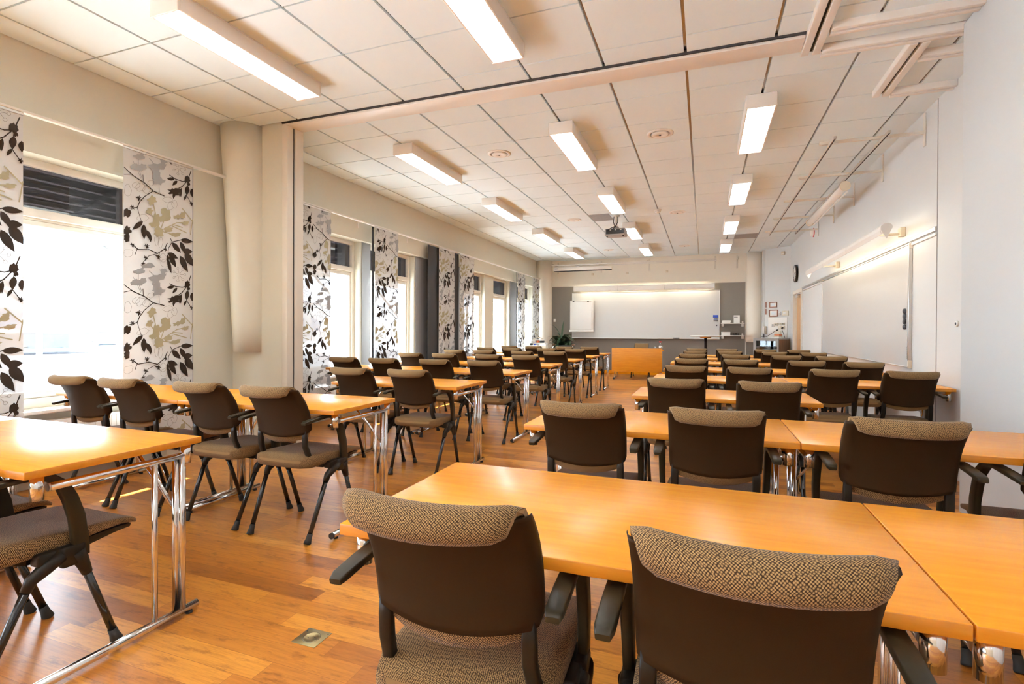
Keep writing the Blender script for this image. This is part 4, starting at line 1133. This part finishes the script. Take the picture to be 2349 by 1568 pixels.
    line([(318, 590), (330, 612), (305, 650), (300, 690)], 4); line([(330, 612), (390, 600), (470, 612)], 5)
    leaf(388, 598, 92, 10, 34); leaf(330, 615, 90, 48, 36); leaf(385, 612, 90, 60, 34); leaf(300, 680, 80, 28, 36); leaf(312, 690, 95, 62, 38); leaf(300, 720, 95, 75, 26); leaf(385, 700, 120, 62, 44); leaf(420, 680, 110, 55, 52); leaf(405, 670, 70, 5, 44); leaf(300, 690, 60, 90, 20)
    line([(462, 165), (440, 220), (400, 260), (375, 272)], 6); line([(440, 225), (400, 228), (350, 212), (312, 188)], 5); line([(440, 230), (432, 300)], 4); line([(432, 318), (455, 355), (468, 382)], 4)
    leaf(345, 215, 52, 185, 22); leaf(365, 225, 45, 140, 24); blob(438, 214, 18, 22, 'print_dark'); leaf(438, 255, 65, 95, 34); leaf(392, 268, 62, 92, 17); leaf(470, 275, 55, 88, 30); leaf(430, 315, 40, 120, 18); thistle(465, 372, 12); blob(446, 246, 10, 10, 'print_dark')
    blob(340, 292, 36, 24, 'print_dark', j=0.45); blob(365, 285, 22, 18, 'print_dark', j=0.4); leaf(345, 300, 40, 100, 20); leaf(385, 290, 40, 95, 14)
    # outline flowers
    for x, y, rx, ry in ((125, 268, 28, 24), (160, 282, 22, 24), (100, 255, 22, 20), (50, 290, 22, 34), (300, 345, 34, 18), (320, 382, 22, 26), (345, 372, 20, 24), (140, 460, 36, 22), (268, 712, 24, 24), (280, 745, 26, 26), (52, 680, 28, 24), (190, 240, 20, 16)):
        ring(x, y, rx, ry)
    for k in range(7):
        a = 2*pi*k/7; line([(378+8*cos(a), 820+8*sin(a)), (378+34*cos(a), 820+34*sin(a))], 2, 'print_line'); ring(378+40*cos(a), 820+40*sin(a), 8, 8, 1.5, n=8)
    ring(225, 600, 12, 34); ring(252, 615, 14, 36)
    return m.mesh('printed_cloth')
CM_A = curtain_mesh(0.62, 0.0, 0.02, 11)
CM_B = curtain_mesh(0.62, -0.52, 0.06, 12)
CM_C = curtain_mesh(0.62, -0.30, -0.25, 13)
CUR = [(1.92, CM_A, 1.0, 'flowered sheer curtain panel at the very left edge beside the nearest window'),
       (3.205, CM_A, 1.0, 'flowered sheer curtain panel right of the nearest window, before the tapered duct'),
       (5.11, CM_B, 1.02, 'flowered sheer curtain panel just beyond the cream partition post'),
       (6.675, CM_B, 0.99, 'flowered sheer curtain panel second beyond the cream post, with a black edge behind'),
       (8.62, CM_C, 1.03, 'flowered curtain panel on the left of the pair around the dark strip'),
       (9.49, CM_C, 1.12, 'flowered curtain panel on the right of the pair around the dark strip'),
       (12.81, CM_B, 0.95, 'flowered curtain panel just before the last slim window'),
       (14.06, CM_A, 1.05, 'flowered curtain panel farthest away, beside the far corner column')]
for y, me, sc, lb in CUR:
    t = thing('sliding_curtain', (XC+0.012, y, 0), lb, 'curtain', 'flowered sliding curtain panels')
    o = bpy.data.objects.new('printed_cloth', me); COL.objects.link(o); o.parent = t; o.scale = (1, sc, 1)
    m = MB(); m.bx(-0.006, 0.006, -0.31*sc, 0.31*sc, ZC1-0.002, ZC1+0.016, 'aluminium', 0.002); m.build('top_strip', t)
    m = MB(); m.bx(-0.004, 0.004, -0.31*sc, 0.31*sc, ZC0-0.012, ZC0, 'white_metal', 0.002); m.build('weight_bar', t)
for y0, y1, dx, lb in ((3.50, 3.535, -0.012, 'edge of a black blackout strip behind the curtain before the duct'), (6.325, 6.372, -0.005, 'black blackout strip along the left edge of a flowered panel'),
                       (7.975, 9.17, -0.02, 'wide dark brown blackout panel between and behind the pair of flowered panels'), (9.83, 9.86, -0.012, 'thin black strip at the right edge of the flowered pair'), (12.49, 12.53, -0.012, 'thin black strip before the second last flowered panel')):
    t = thing('blackout_curtain', (XC+dx, (y0+y1)/2, 0), lb, 'curtain', 'dark blackout panels')
    h = (y1-y0)/2
    m = MB(); m.bx(-0.002, 0.002, -h, h, ZC0, ZC1-0.01, 'blackout'); m.build('cloth', t)
    m = MB(); m.bx(-0.004, 0.004, -h, h, ZC1-0.01, ZC1+0.004, 'dark_steel', 0.001); m.build('top_strip', t)
for y0, y1, lb in ((-1.0, 3.92, 'slim white curtain rail over the nearest window, ending at the tapered duct'), (4.30, 14.55, 'slim white curtain rail over the far windows')):
    t = thing('curtain_rail', (XC, y0, 2.70), lb, 'curtain rail')
    m = MB(); m.bx(-0.022, 0.02, 0, y1-y0, 0.0, 0.02, 'white_metal', 0.004); m.build('rail', t)
    n = int((y1-y0)/1.3)
    for k in range(n):
        yy = 0.55 + k*1.3
        m = MB(); m.bx(-0.12, -0.01, yy-0.012, yy+0.012, 0.02, 0.026, 'white_metal'); m.bx(-0.12, -0.115, yy-0.014, yy+0.014, -0.06, 0.026, 'white_metal'); m.build('bracket', t)

# pelmet board: the wall band hides the niche; radiators under each window
RL = ['','','','outside the picture, left', 'under the nearest window', 'under the first window past the cream post', 'under the window before the blackout panel', 'under the window right of the flowered pair', 'under the uncurtained far window', 'under the farthest window']
for k, (a, b) in enumerate(WIN):
    if k <= 3: continue
    t = thing('radiator', (XN+0.055, (a+b)/2, 0), 'white ribbed panel radiator ' + RL[k], 'radiator', 'radiators under the windows')
    L = (b-a)-0.12
    m = MB(); m.bx(0.025, 0.035, -L/2, L/2, 0.11, 0.50, 'white_metal', 0.004)
    for j in range(int(L/0.04)): m.bx(0.033, 0.040, -L/2+0.02+j*0.04, -L/2+0.04+j*0.04, 0.13, 0.48, 'white_metal', 0.002)
    m.build('front_panel', t)
    m = MB(); m.bx(-0.035, -0.025, -L/2, L/2, 0.11, 0.50, 'white_metal', 0.003)
    for j in range(int(L/0.03)): m.bx(-0.025, 0.025, -L/2+0.01+j*0.03, -L/2+0.013+j*0.03, 0.13, 0.495, 'white_metal')
    m.build('fins', t)
    m = MB(); m.tube([(0, L/2, 0.15), (0, L/2+0.035, 0.15), (0, L/2+0.035, 0.0)], 0.008, 'white_metal', 10); m.cyl((0, L/2+0.02, 0.47), (0, L/2+0.06, 0.47), 0.018, 'white_plastic'); m.build('valve_pipe', t)
    for s in (-1, 1):
        m = MB(); m.bx(-0.03, 0.02, s*L*0.4-0.012, s*L*0.4+0.012, 0.0, 0.112, 'white_metal', 0.003); m.build('foot', t)

# ================================================================== FAR END FURNITURE
t = thing('teacher_desk', (-2.17, 13.10, 0), 'beech desk with a full front panel facing the class at the far end', 'desk')
m = MB(); m.bx(0, 1.22, 0.02, 0.62, TH-0.026, TH, 'beech', 0.003); m.build('desktop', t)
m = MB(); m.bx(0.0, 1.22, -0.002, 0.018, 0.19, TH+0.045, 'beech_edge', 0.003); m.build('modesty_panel', t)
for x in (0.06, 1.16):
    m = MB(); m.tube([(x, 0.10, TH-0.026), (x, 0.10, 0.03)], 0.016, 'chrome', 12); m.tube([(x, 0.5, TH-0.026), (x, 0.5, 0.03)], 0.016, 'chrome', 12); m.build('leg', t)
    m = MB(); m.tube([(x, -0.06, 0.028), (x, 0.6, 0.028)], 0.02, 'chrome', 14); m.cyl((x, -0.07, 0.026), (x, -0.03, 0.026), 0.026, 'rubber', n=12); m.build('foot', t)
put_chair(-1.56, 13.95, 'brown tweed armchair behind the panel-fronted desk, facing the class', 180)
t = thing('water_bottle', (-1.02, 13.42, TH+0.0005), 'clear water bottle with a red cap on the far desk', 'bottle')
m = MB(); m.lathe([(0.03, 0), (0.034, 0.01), (0.034, 0.13), (0.02, 0.165), (0.014, 0.18), (0.014, 0.195)], (0, 0, 0), 'bottle_glass', 24); m.build('body', t)
m = MB(); m.lathe([(0.0345, 0.05), (0.0345, 0.10)], (0, 0, 0), 'paper', 24, caps=False); m.build('paper_band', t)
m = MB(); m.lathe([(0.03, 0.185), (0.03, 0.215), (0.001, 0.217)], (0, 0, 0), 'red_plastic', 20); tag(m.build('cap', t), 'red cap')
for dx, lb in ((-0.115, 'clear drinking glass left of the red-capped bottle'), (0.045, 'clear drinking glass right of the red-capped bottle')):
    m = MB(); m.lathe([(0.025, 0), (0.031, 0.085), (0.029, 0.085), (0.023, 0.006), (0.001, 0.006)], (0, 0, 0), 'bottle_glass', 20); tag(m.build('drinking_glass', loc=(-1.02+dx, 13.36, TH+0.0005)), lb, 'glass')

t = thing('high_table', (0.035, 13.15, 0), 'round white high table on a black column in front of the far whiteboard', 'table')
m = MB(); m.lathe([(0.30, 1.075), (0.34, 1.085), (0.345, 1.098), (0.34, 1.105), (0.001, 1.106)], (0, 0, 0), 'white_plastic', 48); m.build('top', t)
m = MB(); m.lathe([(0.12, 1.045), (0.13, 1.075), (0.001, 1.075)], (0, 0, 0), 'beech_edge', 24); m.build('top_mount', t)
m = MB(); m.cyl((0, 0, 0.03), (0, 0, 1.05), 0.032, 'dark_steel', n=20); m.build('column', t)
m = MB(); m.lathe([(0.26, 0), (0.26, 0.012), (0.05, 0.03), (0.032, 0.06)], (0, 0, 0), 'dark_steel', 40); m.build('base', t)

# potted plant by the far corner
t = thing('potted_plant', (-3.72, 14.05, 0), 'bushy dark green potted plant before the grey pinboard', 'plant')
m = MB(); m.lathe([(0.15, 0), (0.19, 0.60), (0.20, 0.64), (0.18, 0.64), (0.17, 0.58), (0.001, 0.58)], (0, 0, 0), 'white_plastic', 32); m.build('pot', t)
m = MB(); rp = random.Random(5)
def leafblade(m, base, az, el, L, w, droop, mt):
    pts = []
    p = Vector(base); d = Vector((cos(az)*cos(el), sin(az)*cos(el), sin(el)))
    side = Vector((-sin(az), cos(az), 0))
    n = 7
    prev = None
    i = m._mi(mt)
    for k in range(n+1):
        f = k/n
        ww = w*(sin(pi*min(1, 0.08+f*0.92)**0.75)*0.5)
        c = p.copy()
        a = m.bm.verts.new(c + side*ww + Vector((0, 0, 0.25*ww))); mid = m.bm.verts.new(c); b = m.bm.verts.new(c - side*ww + Vector((0, 0, 0.25*ww)))
        if prev:
            for q in ((prev[0], prev[1], mid, a), (prev[1], prev[2], b, mid)):
                fc = m.bm.faces.new(q); fc.material_index = i; fc.smooth = True
        prev = (a, mid, b)
        p = p + d*(L/n)
        d = (d + Vector((0, 0, -droop/n))).normalized()
for k in range(170):
    az = rp.uniform(0, 2*pi); hgt = rp.uniform(0.68, 1.08)
    rad = rp.uniform(0.02, 0.20)
    leafblade(m, (rad*cos(az), rad*sin(az), hgt-0.04), az+rp.uniform(-0.5, 0.5), rp.uniform(0.1, 1.0), rp.uniform(0.18, 0.30), rp.uniform(0.075, 0.12), rp.uniform(1.0, 2.2), 'leaf_green')
for az, el, L in ((2.6, 1.15, 0.72), (1.6, 1.35, 0.66), (0.3, 0.85, 0.52), (3.3, 0.7, 0.5), (-0.4, 0.5, 0.5)):
    leafblade(m, (0, 0, 0.95), az, el, L, 0.05, 1.5, 'leaf_green')
tag(m.build('foliage', t), None, None, None, 'stuff')
m = MB()
for k in range(12):
    az = rp.uniform(0, 2*pi); m.tube([(0.04*cos(az), 0.04*sin(az), 0.57), (0.09*cos(az), 0.09*sin(az), 1.0)], 0.007, 'leaf_green', 6)
m.build('stem', t)

# cluttered side table in the far left corner
t = thing('side_table', (-4.06, 13.18, 0), 'low side table heaped with papers beside the far windows', 'table')
m = MB(); m.bx(-0.27, 0.27, -0.35, 0.35, 0.70, 0.725, 'white_plastic', 0.003); m.build('top', t)
for x in (-0.24, 0.24):
    for y in (-0.31, 0.31):
        m = MB(); m.bx(x-0.015, x+0.015, y-0.015, y+0.015, 0, 0.70, 'aluminium', 0.002); m.build('leg', t)
rp = random.Random(21)
BOX = [(-0.13, -0.22, 0.7265, 0.26, 0.20, 0.10, 'paper', 'white box at the front of the paper heap'), (0.14, -0.23, 0.7265, 0.20, 0.20, 0.07, 'cream_plastic', 'cream box at the front right of the paper heap'), (-0.05, 0.02, 0.7265, 0.40, 0.26, 0.16, 'paper', 'big white carton at the back of the paper heap'),
       (0.15, -0.22, 0.798, 0.16, 0.16, 0.06, 'white_plastic', 'small white box stacked on the cream box in the corner heap'), (-0.19, -0.22, 0.828, 0.06, 0.12, 0.05, 'dark_ink', 'black box on the front white box of the heap'), (-0.09, -0.22, 0.828, 0.04, 0.10, 0.04, 'blue_card', 'blue packet on the front white box of the heap'),
       (0.05, -0.03, 0.888, 0.10, 0.10, 0.055, 'dark_ink', 'black box on the big carton of the heap'), (-0.06, -0.03, 0.888, 0.07, 0.10, 0.055, 'orange_card', 'orange packet on the big carton of the heap'), (-0.18, -0.03, 0.888, 0.12, 0.14, 0.06, 'paper', 'white packet on the big carton of the heap'), (-0.04, 0.0, 0.949, 0.32, 0.20, 0.03, 'paper', 'top layer of white paper crowning the corner heap')]
for x, y, z, w, d, h, c, lb in BOX:
    m = MB(); m.box((0, 0, h/2), (w, d, h), c, 0.006); o = m.build('carton', loc=(-4.06+x, 13.18+y, z)); tag(o, lb, 'box', 'cartons heaped on the side table')
t = thing('woven_basket', (-4.12, 13.18, 0.9805), 'small cream paper tray bent up on top of the corner heap', 'tray')
m = MB()
for s in (-1, 1): m.box((s*0.06, 0, 0.03), (0.12, 0.2, 0.008), 'cream_plastic', rot=Matrix.Rotation(s*radians(22), 3, 'Y'))
m.build('sheet', t); m = MB(); m.bx(-0.03, 0.03, -0.04, 0.04, 0.052, 0.062, 'cream_plastic', 0.003); m.build('handle', t)

# office chair by the plant
t = thing('office_chair', (-3.42, 13.10, 0), 'swivel chair with chrome bent arm and wooden arm pad in front of the plant', 'chair')
m = MB(); m.box((0, 0, 0.46), (0.44, 0.42, 0.07), 'black_plastic', 0.03, seg=4); m.build('seat', t)
m = MB(); m.box((0, 0.21, 0.70), (0.40, 0.05, 0.26), 'black_plastic', 0.024, seg=4); m.bx(-0.03, 0.03, 0.2, 0.225, 0.44, 0.6, 'dark_steel', 0.004); m.build('backrest', t)
for s in (-1, 1):
    m = MB(); m.tube([(0.22*s, -0.12, 0.45), (0.26*s, -0.14, 0.60), (0.26*s, -0.10, 0.76), (0.26*s, -0.03, 0.815), (0.26*s, 0.04, 0.83)], 0.013, 'chrome', 12); a = m.build('armrest', t)
    m = MB(); m.bar([(0.26*s, -0.05, 0.838), (0.26*s, 0.04, 0.85), (0.26*s, 0.15, 0.845)], 0.045, 0.03, 'walnut_side'); m.build('arm_pad', a)
m = MB(); m.cyl((0, 0, 0.09), (0, 0, 0.43), 0.025, 'chrome'); m.build('gas_column', t)
for k in range(5):
    a = 2*pi*k/5+0.3
    m = MB(); m.bar([(0, 0, 0.10), (0.14*cos(a), 0.14*sin(a), 0.095), (0.28*cos(a), 0.28*sin(a), 0.065)], 0.035, 0.025, 'chrome', Vector((-sin(a), cos(a), 0))); b_ = m.build('base_arm', t)
    m = MB(); m.cyl((0.28*cos(a)-0.012*sin(a), 0.28*sin(a)+0.012*cos(a), 0.027), (0.28*cos(a)+0.012*sin(a), 0.28*sin(a)-0.012*cos(a), 0.027), 0.027, 'black_plastic', n=16); m.build('castor', b_)

# floor socket
t = thing('floor_socket', (-1.413, 1.607, 0), 'square brass floor socket lid with a round plug cover in the aisle', 'floor socket')
m = MB(); m.bx(-0.055, 0.055, -0.05, 0.05, 0.0002, 0.002, 'brass', 0.0006); m.build('plate', t)
m = MB(); m.lathe([(0.032, 0.002), (0.032, 0.0028), (0.030, 0.0028), (0.0295, 0.0022), (0.001, 0.0024)], (0, 0, 0), 'brass', 40); m.build('round_lid', t)
m = MB(); m.lathe([(0.0335, 0.002), (0.0335, 0.0024), (0.032, 0.0024)], (0, 0, 0), 'dark_ink', 40, caps=False)
for dx, dy in ((-0.012, -0.006), (0.012, 0.004)): m.cyl((dx, dy, 0.0022), (dx, dy, 0.0031), 0.0022, 'dark_ink', n=10)
for dx, dy in ((0.046, 0.038), (-0.046, 0.028)): m.cyl((dx, dy, 0.002), (dx, dy, 0.0026), 0.003, 'dark_ink', n=10)
m.build('marking', t)

# ================================================================== OUTSIDE THE WINDOWS
m = MB(); m.bx(-90, -5.02, -40, 70, -0.35, -0.30, 'asphalt'); tag(m.build('ground_outside'), 'bright paved yard outside the windows', 'ground', None, 'structure')
t = thing('awning', (-5.02, 6.5, 2.62), 'corrugated metal canopy over the windows outside', 'awning')
m = MB(); P = []
n = 26
w = 1.38
prof = []
for k in range(n+1):
    f = k/n; prof.append((-f*w, -0.47*f + 0.022*(1 if k % 4 < 2 else -1)))
    
i = m._mi('awning_steel')
va = [m.bm.verts.new((x, -9.5, z)) for x, z in prof]; vb = [m.bm.verts.new((x, 9.5, z)) for x, z in prof]
va2 = [m.bm.verts.new((x, -9.5, z+0.012)) for x, z in prof]; vb2 = [m.bm.verts.new((x, 9.5, z+0.012)) for x, z in prof]
for A, B in ((va, vb), (va2, vb2)):
    for k in range(n):
        f = m.bm.faces.new((A[k], A[k+1], B[k+1], B[k])); f.material_index = i
m.build('roof_sheet', t)
for k in range(10):
    f = (k+0.6)/10.4; m = MB(); m.box((-f*w, 0, -0.47*f-0.034), (0.026, 19.0, 0.014), 'white_metal', rot=Matrix.Rotation(radians(-19), 3, 'Y')); m.build('highlight_rib', t)  # pale bars stand in for light caught on the corrugation edges
for y in (-6.6, -4.9, -3.2, -1.5, 0.2, 1.9, 3.6, 5.3, 7.0):
    m = MB(); m.bx(-1.37, -1.32, y-0.016, y+0.016, -2.95, -0.52, 'galvanised'); m.bar([(-1.34, y-0.02, -1.25), (-1.34, y-1.1, -0.50)], 0.03, 0.03, 'galvanised'); m.bar([(-0.02, y, -0.07), (-1.34, y, -0.525)], 0.05, 0.03, 'galvanised', Vector((0, 1, 0))); m.build('bracket', t)
t = thing('fence', (-8.6, 10.0, -0.30), 'pale blue board fence outside beyond the windows', 'fence')
m = MB()
for k in range(70): m.bx(-0.012, 0.012, -6.0+k*0.2, -6.0+k*0.2+0.17, 0.05, 0.95, 'fence_blue', 0.003)
m.build('boards', t)
for k in range(8):
    m = MB(); m.bx(-0.08, -0.02, -6+k*2.0-0.03, -6+k*2.0+0.03, 0, 0.98, 'fence_blue', 0.004); m.build('post', t)
t = thing('bare_tree', (-17, 10.2, -0.3), 'bare pale tree outside the nearest window', 'tree')
m = MB(); rt = random.Random(8)
def branch(p, d, L, r, dep):
    q = p + d*L
    m.tube([p, p*0.5+q*0.5 + Vector((rt.uniform(-1, 1), rt.uniform(-1, 1), rt.uniform(-1, 1)))*L*0.04, q], [r, r*0.85, r*0.65], 'bark', 6)
    if dep == 0: return
    for k in range(3 if dep > 1 else 4):
        dd = (d + Vector((rt.uniform(-1, 1), rt.uniform(-1, 1), rt.uniform(-0.3, 0.7)))*0.75).normalized()
        branch(q, dd, L*rt.uniform(0.6, 0.8), r*0.6, dep-1)
branch(Vector((0, 0, 0)), Vector((0, 0, 1)), 1.3, 0.09, 4)
m.build('branches', t)
m = MB(); m.bx(-62, -54, -10, 65, -0.3, 5.0, 'facade')
b_ = tag(m.build('far_building'), 'long pale building across the yard outside', 'building')
m = MB(); m.bx(-54.0, -53.9, -10, 65, 4.9, 5.3, 'grey_metal'); m.build('eaves', b_)
m = MB()
for k in range(24): m.bx(-53.99, -53.95, -8+k*3.0, -6.2+k*3.0, 1.2, 3.0, 'car_blue')
m.build('window_band', b_)
def car(x, y, rz, c, lb):
    t = thing('parked_car', (x, y, -0.3), lb, 'car', 'cars parked in the yard', rz)
    secs = []
    for sx, w_, zb, zt in ((-2.1, 0.62, 0.35, 0.70), (-2.0, 0.80, 0.25, 0.88), (-1.2, 0.85, 0.22, 0.98), (0.9, 0.85, 0.22, 0.95), (1.9, 0.80, 0.25, 0.72), (2.1, 0.65, 0.32, 0.60)):
        secs.append([(sx, -w_, zb), (sx, -w_, (zb+zt)/2+0.1), (sx, -w_*0.9, zt), (sx, w_*0.9, zt), (sx, w_, (zb+zt)/2+0.1), (sx, w_, zb)])
    m = MB(); m.rings(secs, c); m.build('body', t)
    secs = []
    for sx, w_, zt in ((-1.75, 0.70, 0.95), (-1.2, 0.64, 1.36), (0.1, 0.64, 1.40), (1.0, 0.72, 0.95)):
        secs.append([(sx, -0.76, 0.90), (sx, -w_, zt), (sx, w_, zt), (sx, 0.76, 0.90)])
    m = MB(); m.rings(secs, 'tinted_glass'); m.build('cabin', t)
    for sx in (-1.3, 1.3):
        for s in (-1, 1):
            m = MB(); m.cyl((sx, s*0.70, 0.31), (sx, s*0.87, 0.31), 0.31, 'rubber', n=24); m.cyl((sx, s*0.865, 0.31), (sx, s*0.88, 0.31), 0.19, 'aluminium', n=20); m.build('wheel', t)
car(-13.5, 7.0, radians(100), 'car_silver', 'silver car parked nearer the nearest window outside')
car(-19.5, 12.4, radians(100), 'car_blue', 'blue-grey car parked beyond the silver one outside')
